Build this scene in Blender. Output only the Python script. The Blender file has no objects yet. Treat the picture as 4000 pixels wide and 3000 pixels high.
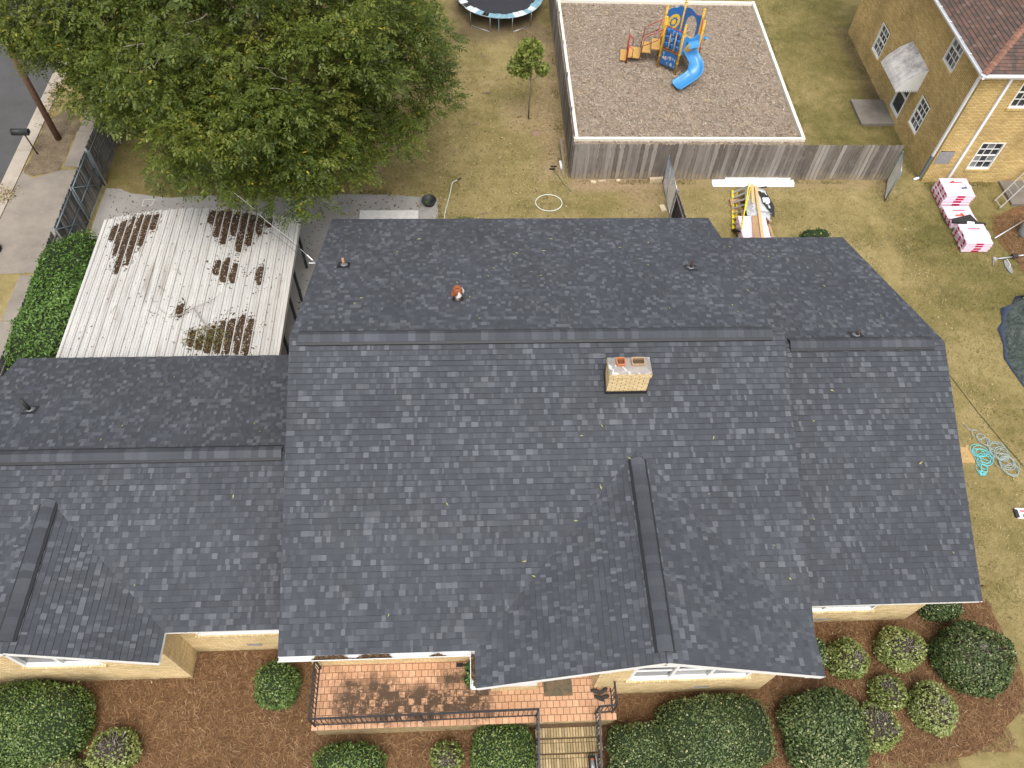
import bpy, math, random
import numpy as np
from mathutils import Vector, Matrix
R = math.radians
random.seed(7); rng = np.random.default_rng(7)
sc = bpy.context.scene
col = sc.collection

# ------------------------------------------------------------------ camera
cam_data = bpy.data.cameras.new('camera'); cam = bpy.data.objects.new('camera', cam_data); col.objects.link(cam)
cam_data.sensor_width = 36; cam_data.lens = 36*3045.147/4000; cam_data.clip_end = 2000; cam_data.clip_start = .1
def camera_axes(pitch, roll, yaw):
    p, r, w = R(pitch), R(roll), R(yaw)
    f = Vector((math.sin(w)*math.cos(p), math.cos(w)*math.cos(p), -math.sin(p)))
    x = Vector((math.cos(w), -math.sin(w), 0)); d = f.cross(x)
    xr = x*math.cos(r)+d*math.sin(r); dr = d*math.cos(r)-x*math.sin(r)
    return xr, dr, f
CAM = Vector((0, 0, 21.025))
ax, ad, af = camera_axes(55.986, -3.519, 5.217)
m = Matrix((ax, -ad, -af)).transposed().to_4x4(); m.translation = CAM
cam.matrix_world = m
sc.camera = cam
# ------------------------------------------------------------------ sky, sun, exposure
world = bpy.data.worlds.new('World'); sc.world = world; world.use_nodes = True
wn = world.node_tree; bg = wn.nodes['Background']
sky = wn.nodes.new('ShaderNodeTexSky'); sky.sky_type = 'NISHITA'; sky.sun_disc = False
sky.sun_elevation = R(62); sky.sun_rotation = R(176); sky.air_density = 1.0; sky.dust_density = 4.0; sky.ozone_density = 1.0
hs = wn.nodes.new('ShaderNodeHueSaturation'); hs.inputs['Saturation'].default_value = .28
wn.links.new(sky.outputs[0], hs.inputs['Color']); wn.links.new(hs.outputs[0], bg.inputs['Color'])
bg.inputs['Strength'].default_value = .15
sun_data = bpy.data.lights.new('sun', 'SUN'); sun_data.energy = 1.0; sun_data.angle = R(40); sun_data.color = (1, .955, .89)
sun = bpy.data.objects.new('sun', sun_data); col.objects.link(sun)
sun_dir = Vector((math.sin(R(176))*math.cos(R(62)), math.cos(R(176))*math.cos(R(62)), math.sin(R(62))))
sun.rotation_euler = sun_dir.to_track_quat('Z', 'Y').to_euler(); sun.location = (0, -20, 40)
sc.view_settings.view_transform = 'Standard'; sc.view_settings.look = 'None'
sc.view_settings.exposure = 0.74; sc.view_settings.gamma = 1
sc.view_settings.use_curve_mapping = False
sc.cycles.max_bounces = 3; sc.cycles.diffuse_bounces = 2; sc.cycles.transparent_max_bounces = 4

# ------------------------------------------------------------------ materials
class NT:
    def __init__(s, name, rough=.8, spec=.3):
        s.m = bpy.data.materials.new(name); s.m.use_nodes = True; s.t = s.m.node_tree
        s.b = s.t.nodes['Principled BSDF']; s.b.inputs['Roughness'].default_value = rough
        s.b.inputs['Specular IOR Level'].default_value = spec
        s._pos = None
    def put(s, sock, v):
        if isinstance(v, bpy.types.NodeSocket): s.t.links.new(v, sock)
        elif isinstance(v, (tuple, list)) and len(v) == 3 and sock.type == 'RGBA': sock.default_value = (*v, 1)
        else: sock.default_value = v
    def n(s, typ, out=0, props=None, **ins):
        nd = s.t.nodes.new('ShaderNode'+typ)
        for k, v in (props or {}).items(): setattr(nd, k, v)
        for k, v in ins.items():
            key = k.replace('_', ' ')
            s.put(nd.inputs[int(k[1:])] if k[0] == 'i' and k[1:].isdigit() else nd.inputs[key], v)
        return nd.outputs[out]
    @property
    def pos(s):
        if s._pos is None: s._pos = s.n('NewGeometry')
        return s._pos
    def scaled(s, sx, sy, sz, vec=None): return s.n('VectorMath', props={'operation': 'MULTIPLY'}, i0=vec or s.pos, i1=(sx, sy, sz))
    def noise(s, scale, detail=3, rough=.6, vec=None, dist=0): return s.n('TexNoise', Vector=vec or s.pos, Scale=scale, Detail=detail, Roughness=rough, Distortion=dist)
    def math(s, op, a, b=0, clamp=False): return s.n('Math', props={'operation': op, 'use_clamp': clamp}, i0=a, i1=b)
    def mr(s, v, a, b, c=0, d=1): return s.n('MapRange', Value=v, From_Min=a, From_Max=b, To_Min=c, To_Max=d)
    def mix(s, f, a, b, mode='MIX'):
        nd = s.t.nodes.new('ShaderNodeMix'); nd.data_type = 'RGBA'; nd.blend_type = mode
        s.put(nd.inputs[0], f); s.put(nd.inputs[6], a); s.put(nd.inputs[7], b); return nd.outputs[2]
    def ramp(s, f, stops):
        nd = s.t.nodes.new('ShaderNodeValToRGB'); e = nd.color_ramp.elements
        while len(e) < len(stops): e.new(.5)
        for el, (p, c) in zip(e, stops): el.position = p; el.color = (*c, 1)
        s.put(nd.inputs[0], f); return nd.outputs[0]
    def tone(s): return s.n('Attribute', out=2, props={'attribute_name': 'tone'})
    def col(s, c): s.put(s.b.inputs['Base Color'], c)
    def bump(s, h, strength=.3, dist=.01):
        s.put(s.b.inputs['Normal'], s.n('Bump', Height=h, Strength=strength, Distance=dist))
    def vmul(s, c, f): return s.mix(1, c, s.n('CombineColor', Red=f, Green=f, Blue=f), 'MULTIPLY')
    def box(s, x0, x1, y0, y1, soft, wob=0, wscale=1.5):
        "soft mask of a plan rectangle, wavering with noise"
        xyz = s.t.nodes.new('ShaderNodeSeparateXYZ'); s.t.links.new(s.pos, xyz.inputs[0])
        dx = s.math('SUBTRACT', s.math('ABSOLUTE', s.math('SUBTRACT', xyz.outputs[0], (x0+x1)/2)), (x1-x0)/2)
        dy = s.math('SUBTRACT', s.math('ABSOLUTE', s.math('SUBTRACT', xyz.outputs[1], (y0+y1)/2)), (y1-y0)/2)
        d = s.math('MAXIMUM', dx, dy)
        if wob: d = s.math('ADD', d, s.mr(s.noise(wscale, 4), .3, .7, -wob, wob))
        return s.mr(d, soft, -soft, 0, 1)

MATS = {}
def plain(name, c, rough=.6, spec=.3, metal=0, var=.12, scale=6, bump=0):
    if name in MATS: return MATS[name]
    t = NT(name, rough, spec); t.b.inputs['Metallic'].default_value = metal
    f = t.mr(t.noise(scale, 5, .65), .25, .75, 1-var, 1+var)
    t.col(t.vmul(c, f))
    if bump: t.bump(t.noise(scale*8, 3), bump)
    MATS[name] = t.m; return t.m
def toned(name, stops, rough=.85, grain=60, gvar=.12, big=.6, bvar=.08, bump=.25, spec=.25, stretch=None):
    t = NT(name, rough, spec)
    c = t.ramp(t.tone(), stops)
    vec = t.scaled(*stretch) if stretch else None
    g = t.noise(grain, 4, .7, vec)
    f = t.math('MULTIPLY', t.mr(g, .25, .75, 1-gvar, 1+gvar), t.mr(t.noise(big, 3), .3, .7, 1-bvar, 1+bvar))
    t.col(t.vmul(c, f)); t.bump(g, bump, .004)
    MATS[name] = t.m; return t
def leafmat(name, stops, trans=.25, rough=.5):
    t = NT(name, rough, .35)
    c = t.ramp(t.tone(), stops); t.col(c)
    if trans < .15: MATS[name] = t.m; return t.m
    tr = t.n('BsdfTranslucent', Color=t.vmul(c, 1.3))
    mixs = t.n('MixShader', Fac=trans, i1=t.b.outputs[0], i2=tr)
    t.t.links.new(mixs, t.t.nodes['Material Output'].inputs['Surface'])
    MATS[name] = t.m; return t.m

# roof shingles: dark slate grey granules, blend of tabs
t = NT('shingle', .93, .2)
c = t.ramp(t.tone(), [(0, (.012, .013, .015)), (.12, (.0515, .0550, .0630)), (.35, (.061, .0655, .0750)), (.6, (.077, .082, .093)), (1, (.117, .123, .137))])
g = t.noise(170, 2, .8)
f = t.math('MULTIPLY', t.mr(g, .25, .75, .84, 1.16), t.mr(t.noise(.5, 4), .3, .7, .90, 1.10))
c = t.vmul(c, f)
c = t.mix(t.mr(t.noise(.9, 2), .55, .75, 0, .4), c, t.mix(1, c, (1.02, 1.02, .90), 'MULTIPLY'))
t.col(c); t.bump(g, .35, .004); MATS['shingle'] = t.m
toned('red_shingle', [(0, (.070, .052, .046)), (.4, (.105, .074, .062)), (.7, (.14, .080, .062)), (1, (.165, .118, .098))], grain=90, gvar=.2)
toned('hip_shingle', [(0, (.20, .10, .07)), (1, (.26, .135, .095))], grain=90)
toned('brick', [(0, (.52, .385, .185)), (.5, (.63, .475, .25)), (1, (.72, .57, .33))], grain=35, gvar=.13, bvar=.1)
t_ = bpy.data.materials['brick'].node_tree
tb_ = NT.__new__(NT); tb_.m = bpy.data.materials['brick']; tb_.t = t_; tb_.b = t_.nodes['Principled BSDF']; tb_._pos = None
old = tb_.b.inputs['Base Color'].links[0].from_socket
zz_ = tb_.t.nodes.new('ShaderNodeSeparateXYZ'); tb_.t.links.new(tb_.pos, zz_.inputs[0])
mil = tb_.math('MULTIPLY', tb_.box(-11.6, -9.3, 5.0, 5.4, .5, .25, 1.2), tb_.mr(tb_.math('ADD', zz_.outputs[2], tb_.mr(tb_.noise(1.6, 4), .3, .7, -.35, .35)), 1.25, .35, 0, .8))
damp_ = tb_.mr(tb_.math('ADD', zz_.outputs[2], tb_.mr(tb_.noise(1.1, 4), .3, .7, -.2, .2)), .35, .0, 0, .45)
tb_.col(tb_.mix(tb_.math('MAXIMUM', mil, damp_), old, (.09, .068, .035)))
toned('brick_ochre', [(0, (.46, .32, .125)), (.5, (.55, .395, .165)), (1, (.64, .475, .22))], grain=30, gvar=.13, big=.7, bvar=.2)
# step bricks: same clay, dirtier
t = NT('brick_step', .88, .25)
c = t.ramp(t.tone(), [(0, (.27, .205, .105)), (.5, (.40, .30, .155)), (1, (.52, .41, .23))])
c = t.mix(t.mr(t.noise(5, 5, .7), .45, .68, 0, .7), c, (.22, .17, .095))
t.col(c); t.bump(t.noise(60, 3), .3); MATS['brick_step'] = t.m
plain('mortar', (.36, .27, .145), .95, var=.15, scale=20)
plain('mortar_dark', (.125, .085, .042), .95, var=.2, scale=12)
plain('mortar_brown', (.10, .062, .035), .95, var=.25, scale=12)
plain('white_paint', (.80, .80, .78), .5, var=.04)
plain('white_vinyl', (.82, .83, .85), .35, var=.03)
plain('soffit', (.62, .61, .58), .7)
plain('glass', (.035, .04, .045), .08, .6, var=.25, scale=2)
plain('glass_curtain', (.20, .21, .21), .2, .5, var=.3, scale=3)
plain('black_iron', (.028, .027, .03), .5, .4, var=.3)
plain('black_rubber', (.02, .02, .021), .75)
plain('dark_plastic', (.03, .033, .032), .5, .4)
plain('flashing', (.018, .019, .022), .55, .4)
plain('lead', (.16, .165, .175), .5, .4, var=.2)
plain('rust', (.27, .085, .035), .85, var=.45, scale=25, bump=.3)
plain('galvanised', (.42, .44, .46), .4, .5, .75, var=.15)
plain('grey_steel', (.30, .31, .32), .5, .5, .3, var=.2)
plain('aluminium', (.60, .61, .62), .38, .5, .6, var=.1)
plain('blue_steel', (.17, .22, .245), .55, .4, .2, var=.2)
plain('dark_green_steel', (.045, .055, .055), .6, var=.25)
plain('terracotta_flue', (.48, .185, .085), .85, var=.2, scale=12)
plain('soot_terracotta_flue', (.16, .06, .03), .95, var=.3, scale=20); plain('soot_clay_flue', (.10, .07, .04), .95, var=.4, scale=20)
plain('clay_flue', (.40, .27, .17), .85, var=.25, scale=14)
plain('blue_plastic', (.022, .13, .37), .33, .5, var=.08)
plain('slide_plastic', (.055, .25, .53), .28, .55, var=.08)
plain('yellow_paint', (.66, .36, .035), .42, .4, var=.1)
plain('gold_plastic', (.68, .45, .03), .4, .4, var=.08)
plain('red_paint', (.36, .03, .035), .42, .4, var=.12)
plain('deck_yellow', (.50, .30, .09), .6, var=.18, scale=12)
plain('deck_dark', (.115, .085, .05), .9, var=.4, scale=15)
plain('cream_number', (.72, .62, .42), .6)
plain('black_mat', (.03, .03, .036), .65, var=.15)
plain('teal_cover', (.20, .36, .42), .45, var=.35, scale=10)
plain('pale_cover', (.62, .68, .70), .5, var=.15)
plain('hose_green', (.12, .20, .17), .5)
plain('pale_hose', (.60, .66, .58), .45)
plain('grey_hose', (.34, .40, .36), .5)
plain('teal_hose', (.16, .55, .56), .45)
plain('hoop', (.74, .80, .74), .4)
plain('orange_hose', (.42, .075, .03), .5)
plain('tool_wood', (.44, .28, .14), .7)
plain('tool_green', (.03, .15, .08), .5)
plain('ladder_yellow', (.78, .62, .02), .42, var=.06)
plain('new_wood', (.68, .43, .19), .7, var=.1, scale=4)
plain('old_wood', (.42, .27, .15), .8, var=.2, scale=4)
plain('felt_black', (.035, .036, .036), .92, var=.15)
plain('cardboard', (.45, .30, .13), .9, var=.15, scale=8)
plain('paper_white', (.82, .82, .82), .7, var=.04)
plain('print_blue', (.03, .08, .25), .7)
plain('print_red', (.48, .012, .06), .6, var=.15, scale=20)
plain('print_orange', (.60, .10, .03), .6)
plain('print_grey', (.33, .30, .33), .7)
plain('twig', (.20, .17, .14), .9, var=.3, scale=30)
plain('grey_twig', (.30, .27, .235), .9, var=.3, scale=30)
plain('timber_border', (.80, .78, .68), .6, var=.05)
plain('stone', (.52, .42, .29), .9, var=.2, scale=9, bump=.3)
plain('lime_brick', (.64, .53, .36), .9, var=.12)
plain('plaster_white', (.66, .64, .60), .9, var=.15)
plain('stump', (.26, .18, .125), .95, var=.25, scale=14, bump=.4)
plain('shoe', (.05, .045, .04), .8); plain('shoe_sole', (.13, .115, .09), .85)
plain('core_dark', (.022, .034, .012), .95, var=.3)
plain('core_olive', (.075, .075, .034), .95, var=.3)
plain('wire_black', (.03, .03, .032), .6); plain('wire_white', (.7, .7, .7), .5)
plain('water_stain_tank', (.30, .34, .36), .4, var=.1)
plain('tarp_blue', (.040, .055, .095), .6, var=.4, scale=7, bump=.2)
# weathered grey timber
def wood(name, stops, sx=25, sy=25, sz=1.4):
    t = NT(name, .92, .15)
    c = t.ramp(t.tone(), stops)
    st = t.noise(1, 5, .7, t.scaled(sx, sy, sz))
    c = t.vmul(c, t.mr(st, .25, .75, .62, 1.38))
    c = t.mix(t.mr(t.noise(3, 4), .55, .75, 0, .35), c, (.33, .31, .28))
    z = t.t.nodes.new('ShaderNodeSeparateXYZ'); t.t.links.new(t.pos, z.inputs[0])
    low = t.mr(t.math('ADD', z.outputs[2], t.mr(t.noise(2.2, 3), .3, .7, -.22, .22)), .42, .08, 0, .5)
    c = t.mix(low, c, (.36, .29, .18))
    t.col(c); t.bump(st, .4, .006); MATS[name] = t.m
wood('grey_wood', [(0, (.12, .104, .092)), (.5, (.205, .183, .166)), (1, (.33, .30, .275))])
wood('dark_wood', [(0, (.095, .089, .083)), (.5, (.16, .152, .143)), (1, (.25, .238, .225))])
plain('post_wood', (.15, .085, .055), .9, var=.35, scale=9, bump=.4)
# terracotta tile with black algae stains
t = NT('terrace_tile', .8, .3)
c = t.ramp(t.tone(), [(0, (.50, .275, .155)), (.5, (.575, .33, .195)), (1, (.64, .385, .24))])
c = t.vmul(c, t.mr(t.noise(14, 4), .3, .7, .9, 1.1))
a = t.box(-3.5, .4, 3.80, 4.66, .16, .26, 1.7)
b_ = t.box(-.9, -.02, 4.5, 5.05, .2, .25, 2)
d_ = t.box(-3.3, -1.9, 4.4, 4.95, .25, .3, 2)
msk = t.math('MAXIMUM', a, t.math('MAXIMUM', b_, d_))
tile_r = t.n('Attribute', out=2, props={'attribute_name': 'stain'})
st = t.math('MULTIPLY', msk, t.mr(t.math('ADD', t.math('MULTIPLY', t.noise(13, 6, .8), 1.25), t.math('MULTIPLY', tile_r, .26)), .54, .76, 0, 1))
c = t.mix(t.math('MULTIPLY', st, .9), c, (.036, .028, .02))
t.col(c); t.bump(t.noise(30, 3), .15); MATS['terrace_tile'] = t.m
t = NT('grout', .95, .1)
t.col(t.mix(t.math('MULTIPLY', t.box(-3.35, .25, 3.84, 4.8, .2, .25, 2), .6), (.20, .12, .07), (.07, .05, .034))); MATS['grout'] = t.m
# ground cover
def grass_colours(t):
    n1 = t.noise(.42, 5, .62); n2 = t.noise(2.3, 5, .72); n3 = t.noise(38, 3, .7)
    k = t.math('ADD', t.math('MULTIPLY', n1, .5), t.math('ADD', t.math('MULTIPLY', n2, .32), t.math('MULTIPLY', n3, .26)))
    green = t.math('ADD', t.box(14.4, 19, 24.5, 60, 1.2, .8, .6), t.math('MULTIPLY', t.box(16.2, 24, 15.5, 23.2, 1.6, 1.1, .6), .85), True)
    green = t.math('ADD', green, t.math('MULTIPLY', t.box(-14, -3.6, 22.9, 40, 1.5, .8, .6), .75), True)
    k = t.math('ADD', k, t.math('MULTIPLY', green, -.10))
    c = t.ramp(k, [(.34, (.115, .108, .034)), (.45, (.195, .163, .060)), (.53, (.275, .220, .092)), (.62, (.355, .283, .130)), (.74, (.44, .355, .185))])
    return c, n3
t = NT('grass', .95, .1)
c, n3 = grass_colours(t)
dirt = t.box(4.0, 8.2, 23.15, 24.2, .18, .22, 1.6)
dirt = t.math('MAXIMUM', dirt, t.math('MULTIPLY', t.box(6.2, 7.6, 22.3, 23.5, .5, .35, 1.5), .75))
dirt = t.math('MAXIMUM', dirt, t.math('MULTIPLY', t.box(8.2, 17, 23.3, 24.2, .25, .2, 1.6), .5))
dirt = t.math('MAXIMUM', dirt, t.math('MULTIPLY', t.box(2.9, 4.1, 24, 34.5, .35, .3, 1.2), .8))
dirt = t.math('MAXIMUM', dirt, t.math('MULTIPLY', t.box(1.7, 2.9, 27, 28.6, .4, .35, 1.6), .75))
c = t.mix(t.math('MULTIPLY', dirt, .9), c, t.ramp(t.noise(7, 5, .7), [(.35, (.27, .19, .11)), (.65, (.42, .31, .19))]))
dark_ground = t.math('MAXIMUM', t.box(-.6, 3.6, 33.2, 38, .5, .4, 1), t.box(17.7, 18.5, 28.4, 34.5, .3, .3, 1.2))  # darker brown ground under the trampoline and along the ochre wall
c = t.mix(t.math('MULTIPLY', dark_ground, .75), c, t.ramp(t.noise(9, 5), [(.35, (.095, .068, .042)), (.65, (.165, .12, .08))]))
t.col(c); t.bump(t.noise(60, 4, .75), .9, .03); MATS['grass'] = t.m
def concrete(name, base, dark, crack=.0):
    t = NT(name, .92, .15)
    c = t.mix(t.mr(t.noise(.8, 6, .65), .35, .7), base, dark)
    c = t.vmul(c, t.mr(t.noise(45, 4, .75), .25, .75, .88, 1.12))
    c = t.mix(t.mr(t.noise(5, 5, .6), .62, .72, 0, .35), c, tuple(x*1.35 for x in base))
    t.col(c); t.bump(t.noise(80, 3), .3, .003); MATS[name] = t.m
concrete('concrete_warm', (.30, .262, .22), (.205, .178, .15))
concrete('concrete_pale', (.44, .385, .315), (.32, .275, .22))
concrete('concrete_grey', (.38, .36, .335), (.29, .272, .252))
concrete('concrete_step', (.26, .235, .20), (.15, .13, .11))
concrete('asphalt', (.095, .093, .092), (.075, .074, .073))
t = NT('pine_straw', .95, .1)
w = t.noise(7, 4, .7, dist=2.5)
s1 = t.n('TexWave', out=1, Vector=t.pos, Scale=16, Distortion=9, Detail=4, Detail_Scale=2.2)
k = t.math('ADD', t.math('MULTIPLY', w, .55), t.math('MULTIPLY', t.noise(60, 4, .75, dist=3), .5))
t.col(t.ramp(k, [(.36, (.070, .037, .018)), (.5, (.168, .090, .042)), (.62, (.28, .158, .078)), (.75, (.40, .25, .14))])); t.bump(k, 1, .04); MATS['pine_straw'] = t.m
toned('needle', [(0, (.085, .044, .022)), (.5, (.215, .118, .056)), (.85, (.36, .22, .115)), (1, (.52, .37, .23))], bump=0)
t = NT('verge', .95, .1)
k = t.math('ADD', t.math('MULTIPLY', t.noise(18, 5, .75), .6), t.math('MULTIPLY', t.noise(2, 4), .4))
t.col(t.ramp(k, [(.36, (.085, .062, .04)), (.5, (.17, .13, .085)), (.64, (.28, .22, .15))])); t.bump(k, 1, .04); MATS['verge'] = t.m
t = NT('wood_chip', .95, .1)
k = t.math('ADD', t.math('MULTIPLY', t.noise(55, 3, .8), .6), t.math('MULTIPLY', t.noise(2.2, 4), .4))
c = t.ramp(k, [(.34, (.15, .112, .08)), (.46, (.275, .22, .168)), (.56, (.355, .292, .23)), (.68, (.49, .42, .345))])
c = t.mix(t.mr(t.noise(1.3, 4, .7), .5, .7, 0, .45), c, (.33, .235, .12))
t.col(c); t.bump(k, 1, .04); MATS['wood_chip'] = t.m
toned('chip', [(0, (.15, .105, .07)), (.4, (.31, .245, .182)), (.75, (.42, .35, .28)), (.9, (.41, .275, .14)), (1, (.62, .56, .48))], bump=0)
toned('blade', [(0, (.09, .098, .026)), (.3, (.19, .16, .056)), (.6, (.32, .255, .11)), (1, (.48, .39, .22))], bump=0)
toned('dead_leaf', [(0, (.10, .062, .03)), (.5, (.26, .19, .085)), (1, (.46, .39, .20))], bump=0)
toned('litter_leaf', [(0, (.028, .017, .010)), (.6, (.085, .05, .028)), (1, (.20, .125, .06))], bump=0)
toned('bark', [(0, (.13, .105, .085)), (1, (.23, .20, .17))], grain=10, gvar=.4, bump=.8)
leafmat('pecan_leaf', [(0, (.036, .058, .010)), (.45, (.090, .120, .016)), (.8, (.165, .186, .028)), (.96, (.27, .26, .045)), (1, (.42, .33, .03))])
leafmat('box_leaf', [(0, (.040, .074, .016)), (.5, (.105, .168, .040)), (.85, (.18, .25, .068)), (1, (.36, .35, .15))], .12, .38)
leafmat('holly_leaf', [(0, (.040, .064, .020)), (.5, (.104, .148, .050)), (.85, (.18, .228, .088)), (1, (.46, .42, .20))], .1, .32)
leafmat('pale_leaf', [(0, (.12, .16, .036)), (.5, (.26, .31, .09)), (.85, (.38, .42, .165)), (1, (.55, .55, .32))], .2, .5)
leafmat('bright_leaf', [(0, (.045, .095, .016)), (.5, (.095, .185, .034)), (.85, (.155, .265, .055)), (1, (.25, .35, .10))], .2, .42)
leafmat('sapling_leaf', [(0, (.085, .13, .022)), (.5, (.19, .24, .045)), (1, (.36, .37, .10))], .25, .5)
leafmat('dry_leaf', [(0, (.09, .08, .025)), (.5, (.17, .15, .045)), (1, (.28, .24, .09))], .2, .6)
leafmat('fresh_leaf', [(0, (.24, .25, .08)), (1, (.42, .40, .18))], .1, .5)
# carport sheet: white painted steel, dirty streaks along the ribs
t = NT('carport_sheet', .55, .35)
st = t.noise(1, 5, .7, t.scaled(9, .5, 1)); bl = t.noise(1.1, 5, .65)
c = t.mix(t.mr(st, .42, .68, 0, .6), (.56, .545, .515), (.34, .32, .29))
c = t.mix(t.mr(bl, .46, .7, 0, .55), c, (.44, .44, .43)); c = t.mix(t.math('MULTIPLY', t.mr(t.noise(1, 4, .6, t.scaled(7, .35, 1)), .56, .7, 0, .6), t.mr(t.noise(.45, 3), .42, .62)), c, (.20, .16, .12))
c = t.mix(t.mr(t.noise(24, 4), .66, .74, 0, .55), c, (.20, .155, .105))
t.col(c); MATS['carport_sheet'] = t.m
# green tarpaulin
t = NT('tarp', .5, .4)
n = t.noise(1.9, 5, .65, dist=1.6)
t.col(t.mix(t.mr(n, .3, .7), (.036, .052, .046), (.115, .145, .128))); t.bump(t.noise(2.4, 5, .6, dist=2.2), 1, .35); MATS['tarp'] = t.m
# awning
t = NT('awning_sheet', .7, .3)
c = t.mix(t.mr(t.noise(2.2, 6, .75), .42, .70), (.62, .60, .57), (.24, .215, .205))
t.col(c); MATS['awning_sheet'] = t.m
# chimney crown mortar
t = NT('crown_mortar', .95, .1)
c = t.mix(t.noise(6, 6, .75), (.16, .145, .135), (.42, .385, .35))
vor = t.n('TexVoronoi', props={'feature': 'DISTANCE_TO_EDGE'}, Vector=t.pos, Scale=2.6)
c = t.mix(t.mr(t.math('ADD', vor, t.mr(t.noise(6, 3), .3, .7, -.03, .05)), .0, .035, .9, 0), c, (.80, .78, .75))
t.col(c); t.bump(t.noise(25, 4), .6, .01); MATS['crown_mortar'] = t.m
t = NT('core_twiggy', .95, .1)
k = t.noise(38, 4, .8, t.scaled(1, 1, .5), 1.5)
t.col(t.ramp(k, [(.36, (.018, .016, .010)), (.5, (.085, .07, .045)), (.62, (.26, .225, .17))])); t.bump(k, 1, .06); MATS['core_twiggy'] = t.m
t = NT('doormat', .98, .05)
c = t.ramp(t.noise(5, 6, .7, dist=1), [(.35, (.075, .085, .055)), (.5, (.15, .115, .075)), (.65, (.20, .13, .08))]); t.col(c); t.bump(t.noise(90, 3), .6); MATS['doormat'] = t.m
t = NT('pink_wrap', .35, .45)
c = t.mix(t.mr(t.noise(18, 3), .55, .68, 0, .35), (.80, .62, .72), (.72, .38, .53)); t.col(c); t.bump(t.noise(9, 4, .7), .35, .02); MATS['pink_wrap'] = t.m
t = NT('grey_wrap', .4, .4)
t.col(t.mix(t.noise(3, 4), (.46, .48, .50), (.66, .67, .69))); t.bump(t.noise(5, 4, .6, dist=1), .5, .04); MATS['grey_wrap'] = t.m
MT = MATS

# ------------------------------------------------------------------ mesh helpers
class MB:
    "collects faces; build() links them as ONE mesh object"
    def __init__(s): s.v = []; s.f = []; s.t = []; s.s = []
    def add(s, vs, fs, tone=.5):
        o = len(s.v); s.v.extend(tuple(v) for v in vs); s.f.extend(tuple(i+o for i in f) for f in fs); s.t.extend(tone if isinstance(tone, list) else [tone]*len(fs)); return s
    def box(s, x0, x1, y0, y1, z0, z1, tone=.5, mtx=None):
        vs = [Vector((x, y, z)) for z in (z0, z1) for y in (y0, y1) for x in (x0, x1)]
        if mtx: vs = [mtx @ v for v in vs]
        return s.add(vs, [(0, 2, 3, 1), (4, 5, 7, 6), (0, 1, 5, 4), (2, 6, 7, 3), (0, 4, 6, 2), (1, 3, 7, 5)], tone)
    def tube(s, pts, r, n=6, tone=.5, closed=False, caps=True):
        pts = [Vector(p) for p in pts]; k = len(pts)
        rs = r if isinstance(r, (list, tuple)) else [r]*k
        vs = []; up = Vector((0, 0, 1)); prev = None
        for i, p in enumerate(pts):
            a = pts[i-1] if (i > 0 or closed) else p; b = pts[(i+1) % k] if (i < k-1 or closed) else p
            d = (b-a); d = d.normalized() if d.length > 1e-9 else Vector((0, 0, 1))
            if prev is None:
                x = d.cross(up); x = d.orthogonal() if x.length < 1e-3 else x
            else: x = prev-d*prev.dot(d); x = d.orthogonal() if x.length < 1e-4 else x
            x.normalize(); prev = x; y = d.cross(x)
            for j in range(n):
                a_ = 2*math.pi*j/n; vs.append(p+x*(rs[i]*math.cos(a_))+y*(rs[i]*math.sin(a_)))
        fs = []
        for i in range(k if closed else k-1):
            for j in range(n):
                a, b = i*n+j, i*n+(j+1) % n; c, d = ((i+1) % k)*n+(j+1) % n, ((i+1) % k)*n+j
                fs.append((a, b, c, d))
        if caps and not closed: fs += [tuple(range(n))[::-1], tuple(range((k-1)*n, k*n))]
        return s.add(vs, fs, tone)
    def bar(s, a, b, w, h, tone=.5):
        "rectangular bar from a to b, w wide sideways, h high"
        a, b = Vector(a), Vector(b); d = (b-a).normalized(); x = d.cross(Vector((0, 0, 1)))
        if x.length < 1e-3: x = Vector((1, 0, 0))
        x.normalize(); y = x.cross(d)
        vs = [p+x*sx*w/2+y*sy*h/2 for p in (a, b) for sx, sy in ((-1, -1), (1, -1), (1, 1), (-1, 1))]
        return s.add(vs, [(3, 2, 1, 0), (4, 5, 6, 7), (0, 1, 5, 4), (1, 2, 6, 5), (2, 3, 7, 6), (3, 0, 4, 7)], tone)
    def lathe(s, c, prof, n=20, tone=.5):
        c = Vector(c); vs = []; k = len(prof)
        for r, z in prof:
            for j in range(n): vs.append(c+Vector((r*math.cos(2*math.pi*j/n), r*math.sin(2*math.pi*j/n), z)))
        fs = [(i*n+j, i*n+(j+1) % n, (i+1)*n+(j+1) % n, (i+1)*n+j) for i in range(k-1) for j in range(n)]
        return s.add(vs, fs, tone)
    def prism(s, poly, z0, z1, tone=.5):
        n = len(poly); vs = [(x, y, z0) for x, y in poly]+[(x, y, z1) for x, y in poly]
        return s.add(vs, [tuple(range(n))[::-1], tuple(range(n, 2*n))]+[(i, (i+1) % n, n+(i+1) % n, n+i) for i in range(n)], tone)
    def build(s, name, mat, parent=None, smooth=False, extra=None):
        me = bpy.data.meshes.new(name); me.from_pydata(s.v, [], s.f)
        me.attributes.new('tone', 'FLOAT', 'FACE').data.foreach_set('value', np.array(s.t, dtype=np.float32))
        if extra is not None: me.attributes.new('stain', 'FLOAT', 'FACE').data.foreach_set('value', np.array(extra, dtype=np.float32))
        me.materials.append(MT[mat])
        if smooth: me.polygons.foreach_set('use_smooth', [True]*len(me.polygons))
        me.update()
        o = bpy.data.objects.new(name, me); col.objects.link(o)
        if parent: o.parent = parent; o.matrix_parent_inverse = parent.matrix_world.inverted()
        return o
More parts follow.
